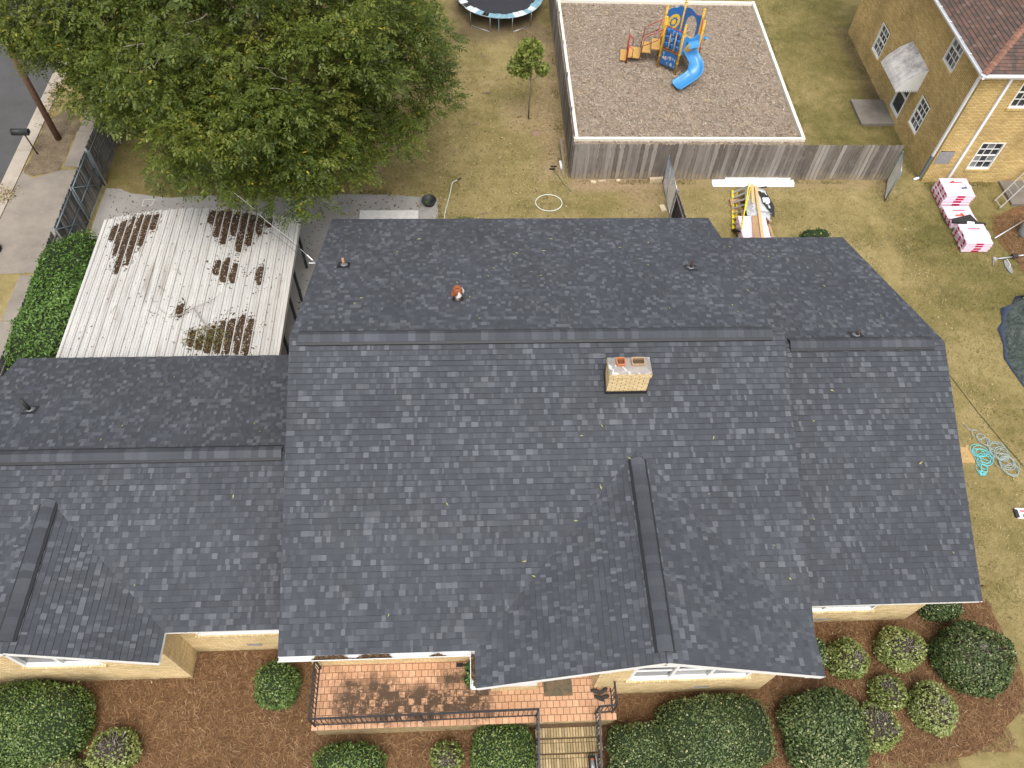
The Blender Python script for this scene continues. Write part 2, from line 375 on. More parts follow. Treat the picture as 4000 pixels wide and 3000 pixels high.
def quads(name, V, mat, parent=None, tone=None, n=4):
    "fast mesh of loose n-gons, V is (count, n, 3)"
    k = len(V); me = bpy.data.meshes.new(name)
    me.vertices.add(k*n); me.vertices.foreach_set('co', V.astype(np.float32).ravel())
    me.loops.add(k*n); me.loops.foreach_set('vertex_index', np.arange(k*n, dtype=np.int32))
    me.polygons.add(k); me.polygons.foreach_set('loop_start', np.arange(0, k*n, n, dtype=np.int32)); me.polygons.foreach_set('loop_total', np.full(k, n, dtype=np.int32))
    me.update(calc_edges=True)
    if tone is None: tone = rng.random(k)
    me.attributes.new('tone', 'FLOAT', 'FACE').data.foreach_set('value', np.asarray(tone, dtype=np.float32))
    me.materials.append(MT[mat])
    o = bpy.data.objects.new(name, me); col.objects.link(o)
    if parent: o.parent = parent; o.matrix_parent_inverse = parent.matrix_world.inverted()
    return o
def tag(o, label, cat=None, group=None, kind=None):
    o['label'] = label
    if cat: o['category'] = cat
    if group: o['group'] = group
    if kind: o['kind'] = kind
    return o
def thing(name, label, cat, loc=(0, 0, 0), group=None):
    o = bpy.data.objects.new(name, None); col.objects.link(o); o.location = loc; o.empty_display_size = .2
    o.matrix_world = Matrix.Translation(loc)
    return tag(o, label, cat, group)
def part(mb, name, mat, parent, smooth=False): return mb.build(name, mat, parent, smooth)
def B(): return MB()
def shade(u): return tuple(u)
def clip(poly, region):
    "convex clip of poly by convex counter-clockwise region, both 2-D"
    out = poly
    for i in range(len(region)):
        a, b = region[i], region[(i+1) % len(region)]
        ins = lambda p: (b[0]-a[0])*(p[1]-a[1])-(b[1]-a[1])*(p[0]-a[0])
        res = []
        for j in range(len(out)):
            p, q = out[j], out[(j+1) % len(out)]; dp, dq = ins(p), ins(q)
            if dp >= -1e-9: res.append(p)
            if (dp > 1e-9 and dq < -1e-9) or (dp < -1e-9 and dq > 1e-9):
                t_ = dp/(dp-dq); res.append((p[0]+(q[0]-p[0])*t_, p[1]+(q[1]-p[1])*t_))
        out = res
        if len(out) < 3: return []
    return out
def ccw(p):
    a = sum(p[i][0]*p[(i+1) % len(p)][1]-p[(i+1) % len(p)][0]*p[i][1] for i in range(len(p)))
    return p if a > 0 else p[::-1]

# ------------------------------------------------------------------ ground, street, paving
def sheet(name, poly, z, mat, label, kind='structure', thick=None):
    mb = B()
    if thick: mb.prism(ccw(poly), z-thick, z)
    else: mb.add([(x, y, z) for x, y in ccw(poly)], [tuple(range(len(poly)))])
    o = mb.build(name, mat); tag(o, label, kind=kind); return o
def wavy(poly, amp, step=.35):
    out = []
    for i in range(len(poly)):
        a, b = Vector(poly[i]), Vector(poly[(i+1) % len(poly)]); n = max(1, int((b-a).length/step))
        for k in range(n):
            p = a.lerp(b, k/n); out.append((p.x+random.uniform(-amp, amp), p.y+random.uniform(-amp, amp)))
    return out
sheet('ground', [(-600, -600), (600, -600), (600, 600), (-600, 600)], 0, 'grass', 'dry yellow and green lawn around the houses')
sheet('road', [(-27, -200), (-17.8, -200), (-17.8, 200), (-27, 200)], .006, 'asphalt', 'dark grey asphalt street at the side of the plot')
kerb = bpy.data.objects.new('kerb', None); col.objects.link(kerb); tag(kerb, 'pale concrete kerb and gutter along the street', kind='structure')
y = -8.0
while y < 48:
    L = 3.05; mb = B(); tn = random.random()
    mb.prism([(-17.8, y), (-17.25, y), (-17.25, y+L-.02), (-17.8, y+L-.02)], -.05, .05+random.uniform(-.006, .006))
    mb.build('kerb_stone', 'concrete_pale', kerb)
    y += L
sheet('driveway', [(-17.24, 19.0), (-14.15, 19.15), (-14.15, 24.55), (-15.8, 24.4), (-16.7, 23.95), (-17.24, 24.3)], .014, 'concrete_warm', 'stained concrete driveway apron beside the wooden fence')
walk = bpy.data.objects.new('pavement', None); col.objects.link(walk); tag(walk, 'narrow concrete pavement slabs along the fence', kind='structure')
for y0, y1, x0, x1 in [(24.6, 26.7, -15.75, -14.5), (26.73, 29, -15.75, -14.5), (29.03, 31.5, -15.75, -14.5), (31.53, 34, -15.75, -14.5), (34.03, 37, -15.75, -14.5), (16.95, 18.97, -15.7, -14.25), (14.4, 16.92, -15.7, -14.25), (11.9, 14.37, -15.7, -14.25), (9.4, 11.87, -15.7, -14.25)]:
    B().prism([(x0, y0), (x1, y0), (x1, y1), (x0, y1)], -.05, .02+random.uniform(0, .006)).build('paving_slab', 'concrete_warm', walk)
sheet('rear_patio', [(-13.85, 12.0), (-1.22, 12.0), (-1.2, 22.78), (-2.87, 22.98), (-4.9, 23.05), (-7, 22.9), (-9.7, 23.0), (-11.4, 22.85), (-12.85, 23.1), (-13.3, 23.35), (-13.85, 23.4)], .012, 'concrete_grey', 'grey concrete slab behind the house and under the carport')
sheet('bare_verge', wavy([(-17.2, 24.2), (-16.7, 24.0), (-15.85, 24.45), (-15.8, 27.3), (-16.6, 28.2), (-17.2, 27.5)], .08), .008, 'verge', 'bare brown verge with dead grass round the mailbox')
def rounded(poly):
    n = len(poly); out = []
    for i in range(n):
        p0, p1, p2, p3 = [Vector(poly[(i+k) % n]) for k in (-1, 0, 1, 2)]
        if (p2-p1).length > 4: out.append(tuple(p1)); continue
        for k in range(6):
            t_ = k/6; q = .5*((2*p1)+(p2-p0)*t_+(2*p0-5*p1+4*p2-p3)*t_*t_+(3*p1-p0-3*p2+p3)*t_**3); out.append((q.x, q.y))
    return out
def bed(name, poly, label): return sheet(name, wavy(rounded(poly), .035, .12), .016, 'pine_straw', label)
bed('pine_straw_bed', [(-20, -6), (8, -6), (9.6, 1.9), (11.05, 2.47), (12.51, 2.76), (13.26, 3.13), (14.17, 3.84), (14.5, 4.81), (14.35, 6.05), (14.25, 6.5), (13.9, 6.85), (13.3, 7.0), (12.6, 7.0), (12, 7.0), (-20, 7)], 'brown pine straw bed in front of the house')
bed('pine_straw_patch', [(21.9, 22.3), (20.8, 21.8), (20.3, 21.3), (20.15, 20.8), (20.2, 20.15), (20.35, 19.8), (20.5, 19.3), (20.6, 18.7), (23, 18), (25, 20), (24, 22.5)], 'round pine straw bed beside the ochre house')
# needles lying in the beds
def needle_field(name, n, sampler, z, L=(.10, .24), W=(.003, .007), label=''):
    P = sampler(n); k = len(P); a = rng.uniform(0, 2*np.pi, k); ln = rng.uniform(*L, k)/2; w = rng.uniform(*W, k)
    d = np.stack([np.cos(a), np.sin(a)], 1); nrm = np.stack([-d[:, 1], d[:, 0]], 1); bend = rng.uniform(-.03, .03, k)
    zz = z+rng.uniform(0, .05, k); tilt = rng.uniform(-.035, .05, k)
    def pt(s, e): 
        q = P+d*(ln*s)[:, None]+nrm*(bend*(1-s*s)+e*w)[:, None]
        return np.concatenate([q, (zz+tilt*s+.012*(1-s*s))[:, None]], 1)
    q1 = np.stack([pt(-1, -.5), pt(0, -1), pt(0, 1), pt(-1, .5)], 1); q2 = np.stack([pt(0, -1), pt(1, -.5), pt(1, .5), pt(0, 1)], 1)
    tn = rng.beta(2, 2.2, k)
    o = quads(name, np.concatenate([q1, q2]), 'needle', None, np.concatenate([tn, tn])); tag(o, label, kind='stuff'); return o
def rect_sampler(rs):
    ar = np.array([(x1-x0)*(y1-y0) for x0, x1, y0, y1 in rs]); ar = ar/ar.sum()
    def f(n):
        i = rng.choice(len(rs), n, p=ar); r = np.array(rs)[i]
        return np.stack([rng.uniform(r[:, 0], r[:, 1]), rng.uniform(r[:, 2], r[:, 3])], 1)
    return f
needle_field('pine_needles', 46000, rect_sampler([(-12.5, -3.7, 2.2, 5.95), (-4.2, 1.6, 2.2, 3.75), (3.2, 7.6, 2.2, 4.6), (7.3, 12, 2.4, 6.2), (11.5, 14.35, 3.6, 6.6), (11.5, 13.6, 2.75, 3.6)]), .02, label='loose reddish pine needles covering the front beds')
needle_field('pine_needles', 5000, rect_sampler([(20.4, 23, 19.2, 21.8)]), .02, label='loose pine needles in the round bed')
# playground
play_y0, play_y1, play_x0, play_x1 = 26.2, 36.45, 4.45, 14.02
sheet('playground_surface', [(4.2, 24.1), (14, 24.1), (14, 36.4), (4.2, 36.4)], .02, 'wood_chip', 'wood chip playground surface inside the white border')
def chips(n):
    P = rect_sampler([(4.5, 13.9, 25.4, 36.3)])(n); k = len(P); a = rng.uniform(0, 6.28, k); L = rng.uniform(.02, .07, k); W = rng.uniform(.008, .022, k)
    d = np.stack([np.cos(a), np.sin(a), rng.normal(0, .25, k)], 1); e = np.stack([-np.sin(a), np.cos(a), rng.normal(0, .3, k)], 1)
    c = np.concatenate([P, (.028+rng.uniform(0, .03, k))[:, None]], 1)
    V = np.stack([c-d*L[:, None]-e*W[:, None], c+d*L[:, None]-e*W[:, None], c+d*L[:, None]+e*W[:, None], c-d*L[:, None]+e*W[:, None]], 1)
    tag(quads('wood_chips', V, 'chip', None, rng.beta(2.6, 2.6, k)), 'loose pale wood chips spread over the playground', kind='stuff')
chips(26000)
bd = thing('playground_border', 'white timber edging round the wood chip playground', 'edging', (9.2, 31.3, 0))
for a, b in [((4.3, 26.2), (9.1, 26.2)), ((9.1, 26.2), (14.05, 26.2)), ((14.0, 26.27), (14.0, 29.5)), ((14.0, 29.5), (14.03, 33)), ((14.03, 33), (14.06, 36.5)), ((4.3, 36.5), (9.2, 36.45)), ((9.2, 36.45), (14.0, 36.4)), ((4.45, 26.27), (4.45, 31.4)), ((4.45, 31.4), (4.45, 36.4))]:
    B().bar((*a, .085), (*b, .085), .125, .15).build('border_timber', 'timber_border', bd)

# ------------------------------------------------------------------ grass blades, fallen leaves
def blades(n, rs, tonefn, name, label):
    P = rect_sampler(rs)(n); k = len(P); a = rng.uniform(0, 6.28, k); h = rng.uniform(.025, .06, k); w = rng.uniform(.006, .012, k); ln = rng.uniform(.02, .06, k)
    d = np.stack([np.cos(a), np.sin(a)], 1); e = np.stack([-d[:, 1], d[:, 0]], 1)
    z0 = np.full((k, 1), .002)
    V = np.stack([np.concatenate([P-e*w[:, None], z0], 1), np.concatenate([P+e*w[:, None], z0], 1), np.concatenate([P+d*ln[:, None], h[:, None]], 1)], 1)
    tag(quads(name, V, 'blade', None, tonefn(P), 3), label, kind='stuff')
def gt(P):
    s = .5+.16*np.sin(P[:, 0]*.9+1.3*np.sin(P[:, 1]*.7))+.14*np.sin(P[:, 1]*1.1+P[:, 0]*.35)
    green = ((P[:, 0] > 14.2) & (P[:, 1] > 24)) | (P[:, 0] > 17) | ((P[:, 0] < -3.5) & (P[:, 1] > 23))
    return np.clip(s-.22*green+rng.normal(0, .2, len(P)), 0, 1)
blades(120000, [(-1.2, 3.9, 20.3, 34), (-13.7, -1.2, 23.1, 34), (4, 17.5, 20, 23.3), (14.2, 18.1, 24.5, 38), (12, 20.5, 6.5, 20.5), (16, 21, 17, 23.5), (14, 18, 2, 8)], gt, 'grass_blades', 'short dry grass blades over the lawn')
def tufts(n, rs, h0, h1, name, label, tn):
    P = rect_sampler(rs)(n); P = P[(np.sin(P[:, 0]*3.1)+np.sin(P[:, 1]*2.7+P[:, 0])+rng.normal(0, .6, len(P))) > .2]; k = len(P)
    a = rng.uniform(0, 6.28, k); h = rng.uniform(h0, h1, k); w = rng.uniform(.006, .014, k); ln = h*rng.uniform(.3, 1.1, k)
    d = np.stack([np.cos(a), np.sin(a)], 1); e = np.stack([-d[:, 1], d[:, 0]], 1); z0 = np.full((k, 1), .002)
    V = np.stack([np.concatenate([P-e*w[:, None], z0], 1), np.concatenate([P+e*w[:, None], z0], 1), np.concatenate([P+d*ln[:, None], h[:, None]], 1)], 1)
    tag(quads(name, V, 'blade', None, np.clip(rng.normal(tn, .2, k), 0, 1), 3), label, kind='stuff')
tufts(9000, [(4.1, 17, 23.55, 23.8), (17.85, 18.2, 24.2, 34), (3.6, 3.95, 24.2, 36), (14.1, 14.3, 26.3, 36), (-1.25, -1.0, 20.5, 22.8), (-13.4, -1.4, 23.0, 23.25), (18.3, 21.4, 23.4, 23.66), (16.8, 18.2, 26.9, 27.15)], .05, .14, 'fence_weeds', 'longer grass and weeds along fences, walls and slab edges', .22)
tufts(26000, [(-1.2, 3.9, 20.3, 34), (4, 17.5, 20, 23.3), (14.2, 18.1, 24.5, 38), (12, 20.5, 6.5, 20.5), (16, 21, 17, 23.5)], .03, .075, 'grass_tufts', 'greener clumps in the dry lawn', .12)
def leaf_scatter(P, z, size, mat, name, label, parent=None, kind='stuff', tn=None, tilt=.35):
    k = len(P); a = rng.uniform(0, 6.28, k); L = rng.uniform(*size, k); W = L*rng.uniform(.16, .3, k)
    d = np.stack([np.cos(a), np.sin(a), rng.normal(0, tilt*.5, k)], 1); e = np.stack([-np.sin(a), np.cos(a), rng.normal(0, tilt, k)], 1)
    c = np.concatenate([P, (z+rng.uniform(.004, .02, k))[:, None]], 1)
    V = np.stack([c-d*L[:, None]/2, c-e*W[:, None], c+d*L[:, None]/2, c+e*W[:, None]], 1)
    V[:, 0, 2] = np.maximum(V[:, 0, 2], z); V[:, 1:, 2] = np.maximum(V[:, 1:, 2], z+.002)
    o = quads(name, V, mat, parent, tn)
    if label: tag(o, label, kind=kind)
    return o
P = np.concatenate([rect_sampler([(-5, 3.8, 21, 31)])(2600), rect_sampler([(-13.5, -4, 23, 31), (4, 9, 21, 23.3), (12.5, 18, 8, 22)])(900)])
leaf_scatter(P, .012, (.05, .13), 'dead_leaf', 'fallen_leaves', 'yellow and brown pecan leaves scattered on the back lawn')
leaf_scatter(rect_sampler([(-13.6, -1.4, 19.9, 23), (-6, -4.4, 14, 19)])(650), .014, (.05, .12), 'litter_leaf', 'patio_litter', 'dark fallen leaves lying on the grey patio slab')
leaf_scatter(np.stack([rng.normal(-5.35, .16, 420), rng.uniform(14.2, 19, 420)], 1), .014, (.05, .11), 'litter_leaf', 'drift_of_leaves', 'brown leaves drifted along the house wall by the carport')
leaf_scatter(np.concatenate([rng.normal((-17.45, 23.0), (.22, .25), (160, 2)), rng.normal((-17.35, 29.0), (.15, .8), (240, 2))]), .055, (.06, .13), 'dead_leaf', 'kerb_litter', 'brown leaves gathered in the street gutter', )
leaf_scatter(rect_sampler([(-12, -4, 2.4, 5.6), (8, 13.8, 3, 6)])(90), .06, (.05, .1), 'dead_leaf', 'bed_leaves', 'a few pale leaves lying on the pine straw')

# ------------------------------------------------------------------ brick walls, windows
COURSE, BRICK = .0677, .203
def brick_faces(u0, u1, z0, z1, holes, stag=True):
    "list of brick rectangles (u0,u1,z0,z1) of a running bond, leaving holes open"
    out = []; k = 0; z = z0
    while z < z1-.02:
        zt = min(z+COURSE-.013, z1); u = u0-(BRICK/2 if (k % 2 and stag) else 0)
        while u < u1-.02:
            a, b = max(u, u0), min(u+BRICK-.014, u1); spans = [(a, b)]
            for h0, h1, g0, g1 in holes:
                if zt > g0 and z < g1:
                    spans = [s for p, q in spans for s in ((p, min(q, h0)), (max(p, h1), q)) if s[1]-s[0] > .03]
            out += [(p, q, z, zt) for p, q in spans if q-p > .03]
            u += BRICK
        z += COURSE; k += 1
    return out
def wall_frame(p0, p1):
    p0, p1 = Vector((*p0, 0)), Vector((*p1, 0)); d = (p1-p0).normalized(); n = d.cross(Vector((0, 0, 1))); return p0, d, n, (p1-p0).length
def brick_box(mb, f, r, proud, tone, back=0.0):
    p0, d, n = f; a, b, z0, z1 = r
    vs = [p0+d*u+n*o+Vector((0, 0, z)) for o in (back, proud) for z in (z0, z1) for u in (a, b)]
    mb.add(vs, [(4, 5, 7, 6), (0, 1, 5, 4), (2, 6, 7, 3), (0, 4, 6, 2), (1, 3, 7, 5)], tone)
def brick_wall(parent, p0, p1, z0, z1, holes=(), mat='brick', mortar='mortar', profile=None, singles=0, depth=.2):
    "wall whose outer face looks to the right of p0->p1; profile(u) gives the top for gables"
    p, d, n, L = wall_frame(p0, p1)
    us = [0, L]+[x for h in holes for x in h[:2]]; zs = [z0, z1]+[x for h in holes for x in h[2:]]
    us = sorted({min(max(u, 0), L) for u in us}); zs = sorted({min(max(z, z0), z1) for z in zs})
    mb = B()
    for i in range(len(us)-1):
        for j in range(len(zs)-1):
            uc, zc = (us[i]+us[i+1])/2, (zs[j]+zs[j+1])/2
            if any(h[0] < uc < h[1] and h[2] < zc < h[3] for h in holes): continue
            vs = [p+d*u+n*o+Vector((0, 0, z)) for o in (-depth, 0) for z in (zs[j], zs[j+1]) for u in (us[i], us[i+1])]
            mb.add(vs, [(1, 0, 2, 3), (4, 5, 7, 6), (0, 1, 5, 4), (2, 6, 7, 3), (0, 4, 6, 2), (1, 3, 7, 5)])
    w = mb.build('wall', mortar, parent)
    rects = brick_faces(0, L, z0, z1, holes)
    if singles:
        rects.sort(key=lambda r: -(r[2] < z1*.62)*1.0*(r[1]-r[0])*(1-abs(r[0]/L-.18)*.5))
        for r in rects[:singles]:
            q = B(); brick_box(q, (p, d, n), r, .004+random.uniform(0, .004), random.betavariate(2, 2), -.003); q.build('brick', mat, w)
        rects = rects[singles:]
    q = B()
    for r in rects: brick_box(q, (p, d, n), r, .004+random.uniform(0, .004), random.betavariate(2, 2), -.003)
    o = q.build('brickwork', mat, w); o['kind'] = 'stuff'
    return w, (p, d, n)
def sill(parent, f, u0, u1, z, mat='brick', depth=.07):
    p, d, n = f; k = max(1, round((u1-u0)/.0677)); step = (u1-u0)/k
    for i in range(k):
        q = B(); brick_box(q, f, (u0+i*step+.004, u0+(i+1)*step-.004, z-.10+random.uniform(-.004, .004), z), depth, random.betavariate(2, 2), -.05); q.build('sill_brick', mat, parent)
def window(parent, f, u0, u1, z0, z1, cols, rows, lights=1, glass='glass', set_back=.05, frame=.06, meeting=True):
    "window in the wall plane f; lights side by side, each with cols x rows panes"
    p, d, n = f
    def bx(a, b, c, e, o0, o1, mb): 
        vs = [p+d*u+n*o+Vector((0, 0, z)) for o in (o0, o1) for z in (c, e) for u in (a, b)]
        mb.add(vs, [(1, 0, 2, 3), (4, 5, 7, 6), (0, 1, 5, 4), (2, 6, 7, 3), (0, 4, 6, 2), (1, 3, 7, 5)])
    mb = B(); sb = -set_back
    bx(u0, u0+frame, z0, z1, sb-.06, .012, mb); bx(u1-frame, u1, z0, z1, sb-.06, .012, mb)
    bx(u0+frame, u1-frame, z0, z0+frame, sb-.06, .03, mb); bx(u0+frame, u1-frame, z1-frame, z1, sb-.06, .012, mb)
    w = mb.build('window', 'white_paint', parent)
    iu0, iu1, iz0, iz1 = u0+frame, u1-frame, z0+frame, z1-frame; lw = (iu1-iu0)/lights
    for l in range(lights):
        a, b = iu0+l*lw, iu0+(l+1)*lw
        if l: 
            m_ = B(); bx(a-.04, a+.04, iz0, iz1, sb-.05, 0, m_); m_.build('mullion', 'white_paint', w)
            a += .04
        if l < lights-1: b -= .04
        pw, ph = (b-a)/cols, (iz1-iz0)/rows
        for i in range(1, cols):
            m_ = B(); bx(a+i*pw-.011, a+i*pw+.011, iz0, iz1, sb-.02, sb+.012, m_); m_.build('muntin', 'white_paint', w)
        for j in range(1, rows):
            hw = .028 if (meeting and j*2 == rows) else .011
            m_ = B(); bx(a, b, iz0+j*ph-hw, iz0+j*ph+hw, sb-.021, sb+.013, m_); m_.build('muntin', 'white_paint', w)
        for i in range(cols):
            for j in range(rows):
                m_ = B(); bx(a+i*pw, a+(i+1)*pw, iz0+j*ph, iz0+(j+1)*ph, sb-.03, sb-.012, m_)
                m_.build('pane', 'glass_curtain' if (glass == 'mixed' and random.random() < .35) else 'glass', w)
    return w

# ------------------------------------------------------------------ shingle roofs
class Plane:
    "roof plane in plan coordinates: z = z0 + gx*x + gy*y; eave line along X ('x') or Y ('y')"
    def __init__(s, axis, eave, ze, pitch, sign):
        s.axis, s.eave, s.ze, s.p, s.sign = axis, eave, ze, pitch, sign     # sign: +1 rises with growing coordinate
        s.k = math.sqrt(1+pitch*pitch)
        g = pitch*sign; s.n = Vector((0, -g, 1)) if axis == 'x' else Vector((-g, 0, 1)); s.n.normalize()
    def uv(s, x, y): return (x, (y-s.eave)*s.sign*s.k) if s.axis == 'x' else (y, (x-s.eave)*s.sign*s.k)
    def pt(s, u, v, h=0):
        w = s.eave+s.sign*v/s.k; z = s.ze+s.p*v/s.k
        return (Vector((u, w, z)) if s.axis == 'x' else Vector((w, u, z)))+s.n*h
def shingle_tone():
    r = random.random()
    if r < .60: return max(.15, random.gauss(.31, .07))
    if r < .84: return random.gauss(.52, .08)
    return random.gauss(.80, .13)
def shingles(plane, regions, expo=.1328, tone=shingle_tone, wide=(.05, .15), overhang=.02, tab=None):
    "list of (prism verts, faces, tone, size) for every tab of the plane"
    uvr = [ccw([plane.uv(*p) for p in r]) for r in regions]
    us = [u for r in uvr for u, v in r]; vs = [v for r in uvr for u, v in r]
    out = []; v = min(vs)-overhang; k = 0
    while v < max(vs):
        u = min(us)-random.uniform(0, .3)-(tab/2 if tab and k % 2 else 0); jit = random.uniform(-.003, .003)
        while u < max(us):
            w = tab or random.uniform(*wide)*random.choice((1, 1, 1.2, .7)); tn = tone(); hi = .018+.006*random.random() if tn > .4 or tab else .014
            rect = [(u, v+jit), (u+w, v+jit+random.uniform(-.002, .002)), (u+w, v+expo+.004), (u, v+expo+.004)]
            for r in uvr:
                if v < min(q[1] for q in r)+.001:      # the starter course hangs over the eave
                    r = [(a, b-overhang if abs(b-min(q[1] for q in r)) < 1e-6 else b) for a, b in r]
                poly = clip(rect, r)
                if len(poly) < 3: continue
                n = len(poly); hh = [hi+(.002-hi)*min(1, max(0, (q[1]-v)/expo)) for q in poly]
                vv = [plane.pt(a, b, h) for (a, b), h in zip(poly, hh)]+[plane.pt(a, b, -.004) for a, b in poly]
                flip = plane.sign < 0 if plane.axis == 'x' else plane.sign > 0
                fs = [tuple(range(n))]+[((i+1) % n, i, n+i, n+(i+1) % n) for i in range(n)]
                tl = [min(1, max(.12, tn))]+[0.0]*n  # near-black asphalt edges also paint the shadow line under each tab
                if len(poly) == 4 and max(b for a, b in poly)-min(b for a, b in poly) > expo*.9:      # painted shade: dark strip along the head of each course
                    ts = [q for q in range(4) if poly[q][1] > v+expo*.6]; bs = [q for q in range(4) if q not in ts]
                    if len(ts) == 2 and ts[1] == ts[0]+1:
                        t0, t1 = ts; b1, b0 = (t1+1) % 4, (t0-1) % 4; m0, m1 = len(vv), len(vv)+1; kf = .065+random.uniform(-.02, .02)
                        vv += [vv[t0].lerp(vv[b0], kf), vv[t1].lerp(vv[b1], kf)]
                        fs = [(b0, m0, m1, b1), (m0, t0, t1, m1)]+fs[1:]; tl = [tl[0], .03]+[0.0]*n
                if flip: fs = [f[::-1] for f in fs]
                c = sum(vv[:n], Vector())/n; dv = c-CAM
                out.append((vv, fs, tl, w*expo*abs(dv.normalized().dot(plane.n))/dv.length_squared if n == 4 else 0, c))
            u += w
        v += expo; k += 1
    return out
def deck(name, plane, regions, parent, mat='flashing', thick=.05):
    mb = B()
    for r in regions:
        r = ccw([plane.uv(*p) for p in r]); n = len(r)
        vv = [plane.pt(a, b, -.005) for a, b in r]+[plane.pt(a, b, -thick) for a, b in r]
        mb.add(vv, [tuple(range(n)), tuple(range(2*n-1, n-1, -1))]+[((i+1) % n, i, n+i, n+(i+1) % n) for i in range(n)])
    return mb.build(name, mat, parent)

house = thing('brick_house', 'yellow brick house with large dark grey shingle roof seen from above', 'house', (0, 9, 0))
XL, XR, YF, YR, YB, ZR, ZE, PM = -4.255, 7.54, 4.69, 11.27, 17.85, 6.339, 3.70, .401
GX0, GX1, GXC, GYF, PG = 0.0, 7.54, 3.77, 3.885, .423; GZ = ZE+PG*3.77; GYB = YR-(ZR-GZ)/PM
X2, YF2, YR2, YB2, ZE2, P2 = 11.95, 5.57, 11.44, 17.42, 3.30, .3985; ZR2 = ZE2+P2*(YR2-YF2)
X3, YF3, YR3, YB3, P3 = -12.56, 5.444, 9.165, 13.155, .404; ZR3 = 4.65; ZF3 = ZR3-P3*(YR3-YF3); ZB3 = ZR3-P3*(YB3-YR3)
LX1, LXC, LX0, LYF = -6.985, -9.77, -12.56, 4.765; LZ = ZF3+P3*(LX1-LXC); LYB = YR3-(ZR3-LZ)/P3
main_front = Plane('x', YF, ZE, PM, 1); main_back = Plane('x', YB, ZR-PM*(YB-YR), PM, -1)
gab_left = Plane('y', GX0, ZE, PG, 1); gab_right = Plane('y', GX1, ZE, PG, -1)
right_front = Plane('x', YF2, ZE2, P2, 1); right_back = Plane('x', YB2, ZR2-P2*(YB2-YR2), P2, -1)
left_front = Plane('x', YF3, ZF3, P3, 1); left_back = Plane('x', YB3, ZB3, P3, -1)
lg_right = Plane('y', LX1, ZF3, P3, -1); lg_left = Plane('y', LX0, ZF3, P3, 1)
ROOFS = {
 'main': [(main_front, [[(XL, YF), (GX0, YF), (GXC, GYB), (GXC, YR), (XL, YR)], [(GX1, YF), (XR, YR), (GXC, YR), (GXC, GYB)]]),
          (main_back, [[(XL, YR), (XR, YR), (XR, YB), (XL, YB)]])],
 'gable': [(gab_left, [[(GX0, GYF), (GXC, GYF), (GXC, GYB), (GX0, YF)]]), (gab_right, [[(GX1, GYF), (GX1, YF), (GXC, GYB), (GXC, GYF)]])],
 'right': [(right_front, [[(XR, YF2), (X2, YF2), (X2, YR2), (XR, YR2)]]), (right_back, [[(XR, YR2), (X2, YR2), (X2, YB2), (XR, YB2)]])],
 'left': [(left_front, [[(LX1, YF3), (XL, YF3), (XL, YR3), (LXC, YR3), (LXC, LYB)], [(LX0, YF3), (LXC, LYB), (LXC, YR3), (LX0, YR3)]]),
          (left_back, [[(X3, YR3), (XL, YR3), (XL, YB3), (X3, YB3)]])],
 'left_gable': [(lg_right, [[(LX1, LYF), (LX1, YF3), (LXC, LYB), (LXC, LYF)]]), (lg_left, [[(LX0, LYF), (LXC, LYF), (LXC, LYB), (LX0, YF3)]])]}
labels = dict(main='main block roof with chimney', gable='front gable roof over the entrance', right='lower roof of the wing by the round shrubs', left='lower roof of the wing by the carport', left_gable='small front gable of the carport side wing')
tabs = []; roofs = {}
for key, planes in ROOFS.items():
    root = None
    for pl, regs in planes:
        d_ = deck('roof', pl, regs, house) if root is None else deck('roof_deck', pl, regs, root)
        if root is None: root = d_; root['label'] = labels[key]; roofs[key] = root
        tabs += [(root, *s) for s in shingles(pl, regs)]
tabs.sort(key=lambda s: -s[4])
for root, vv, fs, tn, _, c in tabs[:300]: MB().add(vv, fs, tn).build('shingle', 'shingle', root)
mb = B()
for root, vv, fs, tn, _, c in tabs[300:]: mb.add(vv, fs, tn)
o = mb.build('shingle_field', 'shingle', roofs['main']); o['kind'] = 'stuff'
# ridge vents with cap shingles
def ridge(root, a, b, pitch, half=.155, lift=.066):
    a, b = Vector(a), Vector(b); d = (b-a).normalized(); s_ = d.cross(Vector((0, 0, 1))).normalized(); L = (b-a).length
    def prof(h, hw): return [(-hw, -hw*pitch*1.0+h), (-hw*.55, -hw*.45*pitch+h+.012), (0, h+.030), (hw*.55, -hw*.45*pitch+h+.012), (hw, -hw*pitch+h)]
    mb = B(); vs = []
    for u in (0, L):
        for o_, z in prof(lift-.022, half+.05): vs.append(a+d*u+s_*o_+Vector((0, 0, z)))
        for o_ in (half+.05, 0, -half-.05): vs.append(a+d*u+s_*o_+Vector((0, 0, -abs(o_)*pitch-.01)))
    n = 8; mb.add(vs, [tuple(range(n)), tuple(range(2*n-1, n-1, -1))]+[((i+1) % n, i, n+i, n+(i+1) % n) for i in range(n)])
    mb.build('ridge_vent', 'flashing', root)
    k = round(L/.17); st = L/k
    for i in range(k):
        q = B(); vs = []; sh = random.uniform(-.004, .004)
        for u, dh in ((i*st-.012, .007), ((i+1)*st+.006, .001)):
            for o_, z in prof(lift+dh, half+sh): vs.append(a+d*u+s_*o_+Vector((0, 0, z)))
            for o_, z in prof(lift+dh-.008, half+sh)[::-1]: vs.append(a+d*u+s_*o_+Vector((0, 0, z)))
        n = 10; q.add(vs, [tuple(range(n)), tuple(range(2*n-1, n-1, -1))]+[((j+1) % n, j, n+j, n+(j+1) % n) for j in range(n)], random.choice((.26, .3, .33, .36, .4, .45, .52, .62, .7)))
        q.build('ridge_cap', 'shingle', root)
ridge(roofs['main'], (XL+.22, YR, ZR), (7.23, YR, ZR), PM)
ridge(roofs['right'], (7.95, YR2, ZR2), (11.64, YR2, ZR2), P2)
ridge(roofs['left'], (X3, YR3, ZR3), (-4.52, YR3, ZR3), P3)
